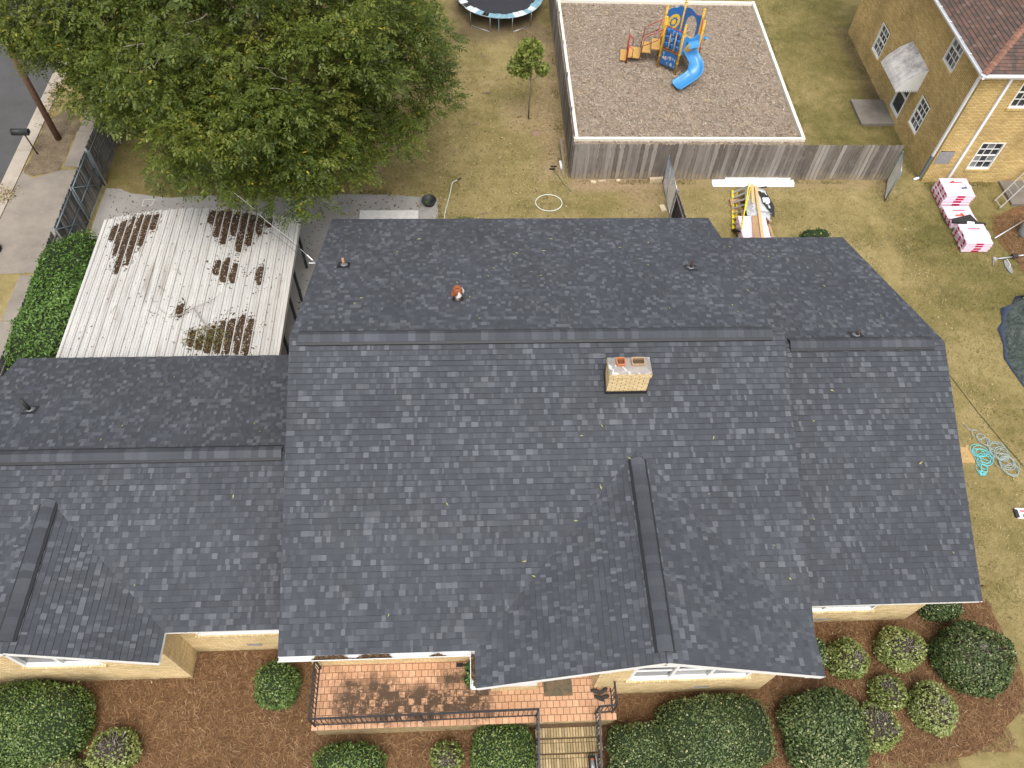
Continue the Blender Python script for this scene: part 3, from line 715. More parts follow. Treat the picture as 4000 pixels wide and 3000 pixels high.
ridge(roofs['gable'], (GXC, 4.10, GZ), (GXC, 8.45, GZ), PG)
ridge(roofs['left_gable'], (LXC, 5.0, LZ), (LXC, 8.2, LZ), P3)
# fascia and rake boards
def board(a, b, h=.14, w=.03, name='fascia', mat='white_paint', dz=-.075, par=house):
    a, b = Vector(a), Vector(b); return B().bar(a+Vector((0, 0, dz)), b+Vector((0, 0, dz)), w, h).build(name, mat, par)
board((LX1-.02, YF3+.012, ZF3), (XL, YF3+.012, ZF3)); board((X3, YB3-.012, ZB3), (XL, YB3-.012, ZB3))
board((LX1-.012, LYF, ZF3), (LX1-.012, YF3, ZF3))
board((XR, YF2+.012, ZE2), (X2, YF2+.012, ZE2)); board((XL, YB-.012, ZR-PM*(YB-YR)), (XR, YB-.012, ZR-PM*(YB-YR))); board((XR, YB2-.012, ZR2-P2*(YB2-YR2)), (X2, YB2-.012, ZR2-P2*(YB2-YR2)))
board((GX1-.012, GYF, ZE), (GX1-.012, YF, ZE))
def rake(y, x0, xc, x1, ze, zc, n='rake_board'):
    board((x0, y, ze), (xc, y, zc), .17, .03, n, dz=-.10); board((xc, y, zc), (x1, y, ze), .17, .03, n, dz=-.10)
rake(GYF+.012, GX0, GXC, GX1, ZE, GZ); rake(LYF+.012, LX0, LXC, LX1, ZF3, LZ)
def rake_x(x, y0, yc, y1, z0, zc, z1):
    board((x, y0, z0), (x, yc, zc), .17, .03, 'rake_board', dz=-.10); board((x, yc, zc), (x, y1, z1), .17, .03, 'rake_board', dz=-.10)
rake_x(XL+.012, YF, YR, YB, ZE, ZR, ZR-PM*(YB-YR)); rake_x(X2-.012, YF2, YR2, YB2, ZE2, ZR2, ZR2-P2*(YB2-YR2)); rake_x(X3+.012, YF3, YR3, YB3, ZF3, ZR3, ZB3)
rake_x(XR-.012, YF+.9, YR, YB, ZE+.36, ZR, ZR-PM*(YB-YR))
# white return boxes at the gable feet
for x0, x1, y, z in ((GX0, GX0+.35, GYF+.03, ZE), (GX1-.35, GX1, GYF+.03, ZE), (LX1-.4, LX1-.03, LYF+.03, ZF3)):
    B().box(x0, x1, y, y+.5, z-.22, z-.075).build('eave_return', 'white_paint', house)
# soffits
for x0, x1, y0, y1, z in ((XL+.05, GX0, YF+.03, 5.24, ZE-.15), (GX0+.03, 1.3, GYF+.05, 5.2, ZE-.16), (LX1-.25, XL, YF3+.03, 5.86, ZF3-.15), (XR, X2-.2, YF2+.03, 6.14, ZE2-.15)):
    B().box(x0, x1, y0, y1, z-.012, z).build('soffit', 'soffit', house)
# gutters on the entrance eave, clogged with leaves
def gutter(a, b, out, name='gutter'):
    a, b, o = Vector(a), Vector(b), Vector(out); w = .125
    mb = B()
    prof = [(0, 0), (0, -.11), (w*.75, -.11), (w, -.03), (w, 0), (w-.012, 0), (w-.012, -.03), (w*.72, -.098), (.012, -.098), (.012, 0)]
    vs = [p+o*u+Vector((0, 0, z)) for p in (a, b) for u, z in prof]; n = len(prof)
    mb.add(vs, [tuple(range(n)), tuple(range(2*n-1, n-1, -1))]+[(i, (i+1) % n, n+(i+1) % n, n+i) for i in range(n)])
    g = mb.build(name, 'white_paint', house)
    return g
g1 = gutter((XL, YF-.004, ZE-.012), (GX0-.125, YF-.004, ZE-.012), (0, -1, 0)); g2 = gutter((GX0-.004, YF, ZE-.02), (GX0-.004, GYF, ZE-.02), (-1, 0, 0))
for par, n, sx in ((g1, 2200, ((-4.1, -.2), (4.575, 4.675))), (g2, 500, ((-.115, -.015), (3.95, 4.6)))):
    P = np.stack([rng.uniform(*sx[0], n), rng.uniform(*sx[1], n)], 1)
    P = P[(np.sin(P[:, 0]*2.1+1)+np.sin(P[:, 0]*5.3)+np.sin(P[:, 1]*9) > -.5)]
    o = leaf_scatter(P, ZE-.05, (.02, .07), 'litter_leaf', 'gutter_debris', None, par); o['kind'] = 'stuff'
# walls
T = .80     # terrace level
w, f = brick_wall(house, (X3+.25, 5.21), (-7.24, 5.21), 0, 3.06, [(1.60, 3.46, 1.56, 2.72)])
window(house, f, 1.60, 3.46, 1.56, 2.72, 1, 1, 2, frame=.09); sill(w, f, 1.55, 3.51, 1.56)
w, f = brick_wall(house, (-7.24, 5.21), (-7.24, 5.86), 0, 3.0)
w, f = brick_wall(house, (-7.24, 5.86), (-4.05, 5.86), 0, 3.0, [(.42, 3.0, 1.49, 2.7), (1.38, 1.78, .42, .56)])
window(house, f, .42, 3.0, 1.49, 2.7, 2, 2, 2); sill(w, f, .37, 3.05, 1.49)
def foundation_vent(f, u0, u1, z0, z1):
    p, d, n = f; mb = B(); q = lambda u, o, z: p+d*u+n*o+Vector((0, 0, z))
    k = 5
    for i in range(k):
        z = z0+(z1-z0)*i/k; brick_box(mb, f, (u0, u1, z, z+.012), .006, .5, -.04)
    mb.build('foundation_vent', 'grey_steel', house)
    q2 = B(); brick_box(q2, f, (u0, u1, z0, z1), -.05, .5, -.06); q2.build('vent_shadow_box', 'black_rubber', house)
foundation_vent(f, 1.38, 1.78, .42, .56)
w, f = brick_wall(house, (-4.05, 5.22), (1.3, 5.22), 0, 3.55, [(1.0, 2.2, 1.7, 2.9)])
window(house, f, 1.0, 2.2, 1.7, 2.9, 2, 2, 1)
brick_wall(house, (-4.05, 5.86), (-4.05, 5.22), 0, 3.55)
# entrance: stub wall, recess, front gable wall with wide window
brick_wall(house, (.36, 4.46), (1.48, 4.46), T, 3.5); brick_wall(house, (1.48, 4.46), (1.48, 5.0), T, 3.5); brick_wall(house, (.36, 5.2), (.36, 4.46), T, 3.5)
w, f = brick_wall(house, (2.9, 4.46), (7.32, 4.46), 0, 3.55, [(.76, 3.73, 1.47, 2.68), (2.6, 2.98, .42, .56)])
window(house, f, .76, 3.73, 1.47, 2.68, 1, 2, 3, 'mixed', frame=.08); sill(w, f, .70, 3.79, 1.47); foundation_vent(f, 2.6, 2.98, .42, .56)
brick_wall(house, (2.9, 5.3), (2.9, 4.46), T, 3.5); brick_wall(house, (7.32, 4.46), (7.32, 6.3), 0, 3.55)
w, f = brick_wall(house, (7.4, 6.14), (11.75, 6.14), 0, 3.2, [(.4, 3.04, 1.02, 2.5), (1.75, 2.2, .20, .33)])
window(house, f, .4, 3.04, 1.02, 2.5, 2, 2, 2); sill(w, f, .35, 3.09, 1.02); foundation_vent(f, 1.75, 2.2, .20, .33)
for a, b, h in (((11.75, 6.14), (11.75, 17.0), 3.2), ((11.75, 17.0), (7.4, 17.0), 3.2), ((7.4, 17.4), (-4.05, 17.4), 3.5), ((-4.05, 17.4), (-4.05, 5.9), 3.5), ((-4.1, 12.75), (X3+.25, 12.75), 2.95), ((X3+.25, 12.75), (X3+.25, 5.21), 2.95)):
    p, d, n, L = wall_frame(a, b); q = B(); brick_box(q, (p, d, n), (0, L, 0, h), 0, .5, -.2); q.build('wall', 'mortar', house)
# gable fills above the eaves
def fill(pts, mat='white_paint', name='gable_panel'):
    n = len(pts); a = [Vector(p) for p in pts]; nn = (a[1]-a[0]).cross(a[2]-a[0]).normalized()*.03
    B().add(a+[p-nn for p in a], [tuple(range(n)), tuple(range(2*n-1, n-1, -1))]+[((i+1) % n, i, n+i, n+(i+1) % n) for i in range(n)]).build(name, mat, house)
fill([(.2, 4.45, 3.52), (7.32, 4.45, 3.52), (GXC, 4.45, GZ-.1)], 'soffit'); fill([(X3+.3, 5.2, 3.06), (-7.26, 5.2, 3.06), (LXC, 5.2, LZ-.12)], 'mortar')
fill([(-4.04, YB-.4, 3.5), (-4.04, YF+.4, 3.5), (-4.04, YR, ZR-.12)], 'mortar'); fill([(7.38, YF+.5, 3.5), (7.38, YB-.4, 3.5), (7.38, YR, ZR-.12)], 'mortar'); fill([(11.74, YF2+.5, 3.2), (11.74, YB2-.4, 3.2), (11.74, YR2, ZR2-.12)], 'mortar')
# entrance door in the recess
brick_wall(house, (1.3, 5.225), (2.95, 5.225), T, 3.5)
B().box(1.72, 2.68, 5.16, 5.2, T, T+2.05).build('door', 'white_paint', house)
# wires bracket, pipe vents
def pipe_vent(x, y, z, h, pitch_sign, mat='rust_dark', r=.045, boot='lead'):
    mb = B(); mb.tube([(x, y, z-.05), (x, y, z+h)], r, 12); mb.lathe((x, y, z+h), [(r, 0), (r*.78, .002), (r*.78, -.2)], 12)
    o = mb.build('vent_pipe', mat, house, True)
    q = B(); q.lathe((x, y, z), [(.13, -.02), (.085, .03), (r+.006, .075), (r+.004, .075)], 14); q.build('boot', boot, o, True)
    p = B(); vs = [Vector((x+dx, y+dy, z+.02+dy*pitch_sign*.4)) for dx, dy in ((-.17, -.17), (.17, -.17), (.17, .17), (-.17, .17))]
    p.add(vs+[q_-Vector((0, 0, .012)) for q_ in vs], [(0, 1, 2, 3), (7, 6, 5, 4), (0, 4, 5, 1), (1, 5, 6, 2), (2, 6, 7, 3), (3, 7, 4, 0)]); p.build('flashing_plate', 'flashing', o)
plain('rust_dark', (.06, .045, .038), .8, var=.35, scale=20); plain('copper_pipe', (.40, .22, .13), .6, var=.2, scale=15)
pipe_vent(-3.48, 14.84, 4.905, .28, -1, 'copper_pipe', .035); pipe_vent(6.11, 14.55, 5.02, .30, -1); pipe_vent(9.81, 11.77, 5.51, .19, -1, r=.05); pipe_vent(-11.13, 10.88, 3.955, .50, -1, 'dark_plastic', .05)
# rusty flue cap: drum with four hooded openings
bv = B(); bv.tube([(-.34, 12.89, 5.60), (-.34, 12.89, 6.02)], .075, 16); fl = bv.build('flue_vent', 'rust', house, True)
q = B(); q.lathe((-.34, 12.89, 5.69), [(.2, -.05), (.13, .03), (.08, .07)], 16); q.build('boot', 'flashing', fl, True)
q = B(); q.tube([(-.34, 12.825, 5.80), (-.34, 12.825, 6.03)], .045, 10); q.build('paint_patch', 'plaster_white', fl, True)
q = B(); q.lathe((-.34, 12.89, 6.0), [(.05, .19), (.10, .18), (.135, .09), (.135, .0), (.08, -.02)], 8); q.add([(-.34+.05*math.cos(i*.7854), 12.89+.05*math.sin(i*.7854), 6.21) for i in range(8)], [tuple(range(8))]); q.build('cap', 'rust', fl)
for a in (-70, 20, 110, 200):
    ca, sa = math.cos(R(a)), math.sin(R(a)); c0 = Vector((-.34, 12.89, 6.06)); dv = Vector((ca, sa, 0)); sv = Vector((-sa, ca, 0))
    q = B(); q.add([c0+dv*.125+sv*.07+Vector((0, 0, -.07)), c0+dv*.125-sv*.07+Vector((0, 0, -.07)), c0+dv*.19+Vector((0, 0, -.06)), c0+dv*.118+Vector((0, 0, .11))], [(0, 2, 3), (2, 1, 3), (1, 0, 3), (0, 1, 2)])
    q.build('hood', 'plaster_white' if a in (-70, 20) else 'rust', fl)
# chimney
CX0, CX1, CY0, CY1, CZ0, CZ1 = 3.13, 4.065, 9.93, 10.37, 5.55, 6.60
ch = B().box(CX0+.006, CX1-.006, CY0+.006, CY1-.006, CZ0, CZ1-.02).build('chimney', 'mortar_dark', house); ch['label'] = 'yellow brick chimney with two flue pots'
def ring(z, out, k):
    for (a, b) in (((CX0-out, CY0-out), (CX1+out, CY0-out)), ((CX1+out, CY0-out), (CX1+out, CY1+out)), ((CX1+out, CY1+out), (CX0-out, CY1+out)), ((CX0-out, CY1+out), (CX0-out, CY0-out))):
        p, d, n, L = wall_frame(a, b); u = -(BRICK/2 if k % 2 else 0)
        while u < L-.03:
            r = (max(u, 0)+.003, min(u+BRICK-.012, L-.003), z, z+COURSE-.014)
            if r[1]-r[0] > .03: q = B(); brick_box(q, (p, d, n), r, random.uniform(0, .004), random.betavariate(2, 2)*.6+.4, -.09); q.build('brick', 'brick', ch)
            u += BRICK
k = 0; z = CZ1-COURSE*11
while z < CZ1-.01:
    ring(z, .022 if z > CZ1-COURSE*2.2 else 0, k); z += COURSE; k += 1
mb = B(); o_ = .02
lo = [(CX0-o_, CY0-o_, CZ1), (CX1+o_, CY0-o_, CZ1), (CX1+o_, CY1+o_, CZ1), (CX0-o_, CY1+o_, CZ1)]; hi = [(CX0+.1, CY0+.13, CZ1+.075), (CX1-.1, CY0+.13, CZ1+.07), (CX1-.1, CY1-.06, CZ1+.07), (CX0+.1, CY1-.06, CZ1+.075)]
mb.add(lo+hi, [(0, 1, 5, 4), (1, 2, 6, 5), (2, 3, 7, 6), (3, 0, 4, 7), (4, 5, 6, 7), (3, 2, 1, 0)]); mb.build('chimney_crown', 'crown_mortar', ch)
for x0, x1, mat in ((3.27, 3.48, 'terracotta_flue'), (3.62, 3.93, 'clay_flue')):
    q = B(); y0, y1, z0, z1, t_ = 10.08, 10.29, CZ1-.02, CZ1+.15, .022
    def rr(x0, x1, y0, y1, r): return [(cx+r*math.cos(R(a)), cy+r*math.sin(R(a))) for cx, cy, s_ in ((x1-r, y1-r, 0), (x0+r, y1-r, 90), (x0+r, y0+r, 180), (x1-r, y0+r, 270)) for a in (s_, s_+30, s_+60, s_+90)]
    o1, i1 = rr(x0, x1, y0, y1, .035), rr(x0+t_, x1-t_, y0+t_, y1-t_, .025); n = 16
    vs = [(*p, z0) for p in o1]+[(*p, z1) for p in o1]+[(*p, z1) for p in i1]+[(*p, z0-.25) for p in i1]
    q.add(vs, [(k_*n+i, k_*n+(i+1) % n, (k_+1)*n+(i+1) % n, (k_+1)*n+i) for k_ in range(3) for i in range(n)]+[tuple(range(3*n, 4*n))]); fo = q.build('flue', mat, ch); tq = B(); tq.box(x0+t_, x1-t_, y0+t_, y1-t_, CZ1+.072, CZ1+.08); tq.build('flue_shade_plate', 'soot_'+mat, fo)  # dark sooty plate paints the shade of a deeper flue
rz = lambda y: ZR-PM*(YR-y)
for a, b in (((CX0-.03, CY0-.03), (CX1+.03, CY0-.03)), ((CX1+.03, CY0-.03), (CX1+.03, CY1+.03)), ((CX1+.03, CY1+.03), (CX0-.03, CY1+.03)), ((CX0-.03, CY1+.03), (CX0-.03, CY0-.03))):
    n_ = B(); n_.add([(*a, rz(a[1])-.02), (*b, rz(b[1])-.02), (*b, rz(b[1])+.13), (*a, rz(a[1])+.13), (a[0]*.98+.02*3.6, a[1]*.98+.02*10.15, rz(a[1])+.13), (b[0]*.98+.02*3.6, b[1]*.98+.02*10.15, rz(b[1])+.13)], [(0, 1, 2, 3), (3, 2, 5, 4)]); n_.build('flashing', 'flashing', ch)
q = B(); ya = CY0-.10; q.add([(CX0-.06, ya, rz(ya)+.022), (CX1+.06, ya, rz(ya)+.022), (CX1+.06, CY0-.02, rz(CY0-.02)+.024), (CX0-.06, CY0-.02, rz(CY0-.02)+.024)], [(0, 1, 2, 3)]); q.build('flashing_apron', 'flashing', ch)
# leaves fallen on the roof
def roof_z(x, y):
    if x < XL: return max(ZR3-P3*abs(y-YR3), LZ-P3*abs(x-LXC) if y < LYB else 0)
    if x < XR: return max(ZR-PM*abs(y-YR), GZ-PG*abs(x-GXC) if y < GYB else 0)
    return ZR2-P2*abs(y-YR2)
pts = [(-11.9, 11.8), (-8, 12.2), (-8.6, 10.2), (-8.9, 9.7), (-5.4, 10.2), (-5.2, 9.9), (-7.7, 6.4), (-5.6, 8.2), (-4.0, 16.6), (8.35, 9.6), (8.9, 10.3), (10.9, 8.6), (8.1, 7.4), (11.4, 6.6), (2.9, 7.9), (3.0, 9.2), (2.5, 9.0), (3.6, 8.5), (2.3, 7.2), (-.6, 7.6), (-1.9, 5.4), (1.1, 6.4), (1.3, 6.1), (6.8, 6.6), (7.1, 5.9), (5.6, 8.9), (5.4, 7.7), (.2, 12.0), (2.6, 12.9), (5, 12.4)]
for i in range(34): pts.append((random.uniform(-3.8, 11), random.uniform(12.2, 17)))
lm = None
for x, y in pts:
    if lm is None:
        q = B(); q.add([(-.055, 0, .004), (-.02, -.017, .012), (.055, .004, .006), (-.01, .02, .016), (.02, 0, .002)], [(0, 1, 4), (1, 2, 4), (2, 3, 4), (3, 0, 4)], random.random()); o = q.build('leaf', 'fresh_leaf'); lm = o.data
    else: o = bpy.data.objects.new('leaf', lm); col.objects.link(o)
    o.location = (x, y, roof_z(x, y)+.02); s_ = random.uniform(.55, 1.3); o.scale = (s_, s_, s_); sy = 1 if roof_z(x, y+.05) > roof_z(x, y) else -1
    o.rotation_euler = (sy*math.atan(.4), 0, 0); o.rotation_euler.rotate_axis('Z', random.uniform(0, 6.28))
    tag(o, 'small pale yellow-green leaf lying on the dark shingle roof', 'leaf', 'leaves fallen on the shingle roof')

# ------------------------------------------------------------------ terrace, steps, railing
ter = thing('terrace', 'raised terracotta tiled terrace at the front door', 'terrace', (-.3, 4.5, 0))
TX0, TX1, TY0, TY1 = -3.96, 3.40, 3.70, 5.2
base = B().box(TX0+.05, TX1-.05, TY0+.05, TY1, 0, T-.034).build('terrace_base', 'mortar_dark', ter)
for a, b in (((TX0+.04, TY0+.045), (1.5, TY0+.045)), ((2.92, TY0+.045), (TX1-.04, TY0+.045)), ((TX1-.045, TY0+.04), (TX1-.045, 4.44)), ((TX0+.045, TY1), (TX0+.045, TY0+.04))):
    p, d, n, L = wall_frame(a, b); q = B()
    for r in brick_faces(0, L, 0.01, T-.05, ()): brick_box(q, (p, d, n), r, .02, random.betavariate(2, 2)*.6, -.01)
    q.build('brickwork', 'brick_step', ter)['kind'] = 'stuff'
B().box(TX0+.02, TX1-.02, TY0+.02, TY1+.3, T-.034, T-.008).build('bedding', 'grout', ter)
pitch_t = .158; tiles = []; ny = 10; step_y = (TY1+.16-TY0)/ny
for j in range(ny):
    x = TX0-(pitch_t/2 if j % 2 else 0); y0 = TY0+j*step_y
    while x < TX1-.02:
        a, b = max(x, TX0), min(x+pitch_t-.016, TX1)
        if b-a > .03 and not (y0 > 5.05 and a > .2): tiles.append((a, b, y0, y0+step_y-.016))
        x += pitch_t
tiles.sort(key=lambda r: r[2]+abs(r[0]+.3)*.03)
rest = B(); rest_s = []
for i, (a, b, c, d) in enumerate(tiles):
    tn, sv, zz = random.betavariate(2.5, 2.5), random.random(), T-.002+random.uniform(-.0015, .002)
    if i < 300:
        q = B(); q.box(a, b, c, d, T-.02, zz, tn); q.build('tile', 'terrace_tile', ter, extra=[sv]*6)
    else: rest.box(a, b, c, d, T-.02, zz, tn); rest_s += [sv]*6
rest.build('tile_field', 'terrace_tile', ter, extra=rest_s)['kind'] = 'stuff'
stp = thing('brick_steps', 'yellow brick steps with soldier treads leading up to the terrace', 'steps', (2.2, 2.8, 0))
levels = [(T-.17, 3.70), (T-.34, 3.38), (T-.51, 3.06), (T-.68, 2.74)]
for i, (z, yb) in enumerate(levels):
    yf = yb-.32
    B().box(1.50, 2.94, yf+.03, 3.72, 0, z-.02).build('step_core', 'mortar_brown', stp)
    if i == 0:
        for k in range(2):
            for j in range(8):
                x = 1.51+j*.19+(-.09 if k else 0); a, b = max(x, 1.51), min(x+.178, 2.93)
                if b-a > .03: B().box(a, b, 3.69, 3.715, T-.165+k*.066, T-.165+k*.066+.056, random.betavariate(2, 2)).build('brick', 'brick_step', stp)
    n = 21; w_ = (2.93-1.51)/n
    for j in range(n):
        a = 1.51+j*w_; B().box(a+.0075, a+w_-.0075, yf, yf+.212, z-.055, z+random.uniform(-.003, .003), random.betavariate(1.6, 1.6)).build('brick', 'brick_step', stp)
        B().box(a+.0075, a+w_-.0075, yf+.225, yf+.30, z-.055, z-.004+random.uniform(-.003, .003), random.betavariate(1.6, 1.6)).build('brick', 'brick_step', stp) if i else None
        B().box(a+.0075, a+w_-.0075, yf+.012, yf+.06, z-.16, z-.065, random.betavariate(1.6, 1.6)).build('brick', 'brick_step', stp)
    for sx in (1.42, 2.95):
        for k in range(2): B().box(sx, sx+.085, yf+.02, yf+.19, z-.14+k*.068, z-.14+k*.068+.058, random.random()).build('brick', 'brick_step', stp)
def railing(label, runs, posts):
    r = thing('railing', label, 'railing', (*runs[0][0][:2], T))
    for a, b in runs:
        a, b = Vector(a), Vector(b); lo = Vector((0, 0, -.70))
        B().bar(a, b, .045, .03).build('top_rail', 'black_iron', r); B().bar(a+lo, b+lo, .03, .025).build('bottom_rail', 'black_iron', r)
        L = (b-a).length; n = max(1, round(L/.115))
        for i in range(1, n):
            p = a.lerp(b, i/n); B().bar(p+lo, p, .014, .014).build('baluster', 'black_iron', r)
    for x, y, z0, z1 in posts: B().box(x-.02, x+.02, y-.02, y+.02, z0, z1).build('post', 'black_iron', r)
    return r
RZ = T+.86
railing('black iron railing round the stained side of the terrace', [((-3.87, 5.15, RZ), (-3.87, 3.79, RZ)), ((-3.87, 3.79, RZ), (1.44, 3.83, RZ))], [(-3.87, 5.13, T-.01, RZ), (-3.87, 3.79, T-.01, RZ), (-1.3, 3.81, T-.01, RZ), (1.44, 3.83, T-.01, RZ)])
railing('short black iron railing behind the shoes on the terrace', [((3.3, 4.4, RZ), (3.3, 3.86, RZ)), ((3.3, 3.86, RZ), (2.88, 3.84, RZ))], [(3.3, 3.86, T-.01, RZ), (2.88, 3.84, T-.01, RZ)])
railing('black iron stair handrail beside the clipped square shrub', [((1.44, 3.80, RZ), (1.43, 2.2, RZ-.85))], [(1.43, 2.22, 0, RZ-.84)])
railing('black iron stair handrail beside the long hedge', [((2.88, 3.81, RZ), (2.89, 2.2, RZ-.85))], [(2.89, 2.22, 0, RZ-.84)])
m_ = B().box(1.66, 2.37, 4.29, 4.86, T+.001, T+.014); tag(m_.build('doormat', 'doormat'), 'worn brown and green doormat before the front door', 'doormat')
def shoe(x, y, rz, label):
    o = thing('shoe', label, 'shoe', (x, y, T+.002), 'shoes left by the railing')
    M = Matrix.Translation((x, y, T+.002)) @ Matrix.Rotation(rz, 4, 'Z')
    def outline(s): return [(.14*s*math.cos(t), (.048+.008*math.cos(t))*s*math.sin(t)) for t in [i*math.pi/7 for i in range(14)]]
    q = B(); n = 14; vs = [M @ Vector((a, b, .0)) for a, b in outline(1)]+[M @ Vector((a, b, .025)) for a, b in outline(1)]; q.add(vs, [tuple(range(n))[::-1], tuple(range(n, 2*n))]+[(i, (i+1) % n, n+(i+1) % n, n+i) for i in range(n)]); q.build('sole', 'shoe_sole', o)
    q = B(); rings = [(1, .025, 0), (.96, .06, 0), (.72, .085, -.02), (.42, .088, -.055)]
    vs = [M @ Vector((a*(1 if k == 0 else 1)+off, b, z+(.012*a/.14 if k else 0))) for k, (s_, z, off) in enumerate(rings) for a, b in outline(s_)]
    q.add(vs, [(k*n+i, k*n+(i+1) % n, (k+1)*n+(i+1) % n, (k+1)*n+i) for k in range(3) for i in range(n)]+[tuple(range(3*n, 4*n))]); q.build('upper', 'shoe', o, True)
shoe(2.96, 4.36, 2.9, 'dark shoe beside the brick corner, nearer the door'); shoe(3.13, 4.36, .5, 'brownish shoe touching the darker shoe near the door'); shoe(3.02, 4.2, 2.6, 'brownish shoe of the pair nearer the steps'); shoe(3.14, 4.22, .2, 'dark shoe of the pair nearer the steps')
# small things against the wall of the terrace
def flower_pot(x, y, z, r, h, label):
    o = thing('plant_pot', label, 'pot', (x, y, z)); q = B(); q.lathe((x, y, z), [(0, .005), (r*.72, .005), (r, h), (r*.9, h), (r*.86, h*.9), (0, h*.88)], 18); q.build('pot', 'dark_plastic', o, True)
    n = 60; P = np.stack([rng.normal(x, r*.5, n), rng.normal(y, r*.5, n)], 1); leaf_scatter(P, z+h, (.05, .1), 'bright_leaf', 'plant', None, o, tilt=1)
flower_pot(-.17, 4.98, T, .13, .26, 'dark pot under the eave beside the gable, nearer the wall'); flower_pot(-.17, 4.68, T, .14, .28, 'dark pot under the eave beside the gable, nearer the steps')
q = thing('floodlight', 'small black lamp lying at the foot of the terrace wall', 'lamp', (-.42, 5.1, T))
B().box(-.5, -.34, 5.06, 5.14, T, T+.07).build('lamp_body', 'black_rubber', q); B().box(-.34, -.27, 5.08, 5.12, T, T+.03).build('lamp_foot', 'black_rubber', q)
bl = thing('leaf_blower', 'black and grey garden tool standing on the brick steps', 'tool', (2.76, 2.75, .29))
B().box(2.68, 2.83, 2.62, 2.98, .30, .46).build('housing', 'black_rubber', bl); B().tube([(2.755, 2.9, .47), (2.755, 2.62, .50)], .05, 10).build('motor', 'grey_steel', bl, True); B().tube([(2.85, 2.98, .48), (2.86, 2.6, .5)], .012, 6).build('handle', 'aluminium', bl); B().lathe((2.755, 2.88, .5), [(0, .03), (.03, .02), (.035, 0)], 10).build('cap', 'print_orange', bl)

# ------------------------------------------------------------------ carport
cp = thing('carport', 'white ribbed metal carport roof with piles of dead leaves on it', 'carport', (-8.9, 16.5, 0))
CPX0, CPX1, CPY0, CPY1 = -12.0, -5.74, 13.0, 19.45
czz = lambda x: 2.18+.34*(1-((x+8.9)/3.15)**2)**1 if abs(x+8.9) < 3.15 else 2.18
npan = 24; pw = (CPX1-CPX0)/npan
prof = [(0, 0), (0, .045), (.025, .045), (.035, .0), (.10, .0), (.108, .012), (.122, .012), (.13, 0), (.185, 0), (.192, .012), (.206, .012), (.214, 0)]
for i in range(npan):
    x0 = CPX0+i*pw; q = B(); vs = []
    ends = (CPY0, CPY1+.18*(1-((x0+pw/2+8.9)/3.15)**2)+random.uniform(-.02, .02))
    pr_ = [(min(u, pw), z) for u, z in prof]+[(pw-.004, 0)]
    for y_ in ends:
        for u, z in pr_: vs.append((x0+u, y_, czz(x0+u)+z))
        for u, z in pr_[::-1]: vs.append((x0+u, y_, czz(x0+u)+z-.006))
    n = len(pr_)*2; q.add(vs, [tuple(range(n)), tuple(range(2*n-1, n-1, -1))]+[((j+1) % n, j, n+j, n+(j+1) % n) for j in range(n)]); q.build('roof_panel', 'carport_sheet', cp)
for x in (CPX0-.03, CPX1+.03): B().box(x-.035, x+.035, CPY0, CPY1-.05, 2.05, 2.24).build('edge_trim', 'carport_sheet', cp)
for x in (CPX0+.12, CPX1-.1):
    for y_ in (13.4, 15.0, 16.55, 17.7, 19.25): B().box(x-.04, x+.04, y_-.04, y_+.04, .012, 2.1).build('post', 'dark_green_steel', cp)
for y_ in (13.4, 16.5, 19.25): B().bar((CPX0+.05, y_, 2.08), (CPX1-.05, y_, 2.08), .06, .08).build('beam', 'dark_green_steel', cp)
for a, b in (((-5.84, 19.25, 1.45), (-5.84, 18.4, 2.08)), ((-5.84, 17.7, 1.45), (-5.84, 18.3, 2.08))): B().bar(a, b, .04, .04).build('brace', 'dark_green_steel', cp)
def pile(strips, label):
    V = []; bm_ = B()
    Pn = []
    for x, y0, y1, w_ in strips:
        n = int(abs(y1-y0)*w_*2300); yy = rng.uniform(y0, y1, n); t_ = (yy-min(y0, y1))/abs(y1-y0); ph_ = random.uniform(0, 6); ww = w_*np.clip(.25+.75*np.sqrt(np.clip(1-(2*t_-1)**2, 0, 1))+.16*np.sin(yy*4.1+ph_)+.10*np.sin(yy*9+ph_*2), .1, 1.0)
        xx = np.where(rng.random(n) < .12, x+rng.normal(0, .16, n), x+.04+(rng.random(n)-.62)*ww); yy = yy+np.where(rng.random(n) < .15, rng.normal(0, .22, n), 0); Pn.append(np.stack([xx, yy, np.array([czz(v) for v in xx])], 1))
    P = np.concatenate(Pn); k = len(P); a = rng.normal(1.57, .9, k); L = rng.uniform(.03, .085, k); W = L*.3
    d = np.stack([np.cos(a), np.sin(a), rng.normal(0, .2, k)], 1); e = np.stack([-np.sin(a), np.cos(a), rng.normal(0, .3, k)], 1)
    P[:, 2] += rng.uniform(.01, .03, k)
    V = np.stack([P-d*L[:, None]/2, P-e*W[:, None], P+d*L[:, None]/2, P+e*W[:, None]], 1)
    tag(quads('leaf_litter', V, 'litter_leaf', None, rng.beta(1.3, 2.2, k)), label, kind='stuff')
def chan(i): return CPX0+i*pw+pw*.58
pile([(chan(i), a, b, .245) for i, a, b in ((1, 18.4, 19.1), (2, 17.7, 19.25), (3, 16.9, 19.35), (4, 17.2, 19.4), (5, 18.0, 19.4), (6, 18.7, 19.4))], 'dark dead leaves in the carport ribs, far corner by the hedge')
pile([(chan(i), a, b, .245) for i, a, b in ((13, 18.9, 19.5), (14, 18.3, 19.5), (15, 18.0, 19.5), (16, 18.4, 19.5), (17, 17.7, 19.45), (18, 18.0, 19.4), (19, 18.5, 19.35), (20, 18.9, 19.3))], 'dark dead leaves in the carport ribs, far edge under the tree')
pile([(chan(i), a, b, .24) for i, a, b in ((15, 16.7, 17.3), (16, 16.4, 17.45), (17, 16.4, 17.2), (20, 16.4, 17.15))], 'dark dead leaves in the carport ribs, middle of the roof')
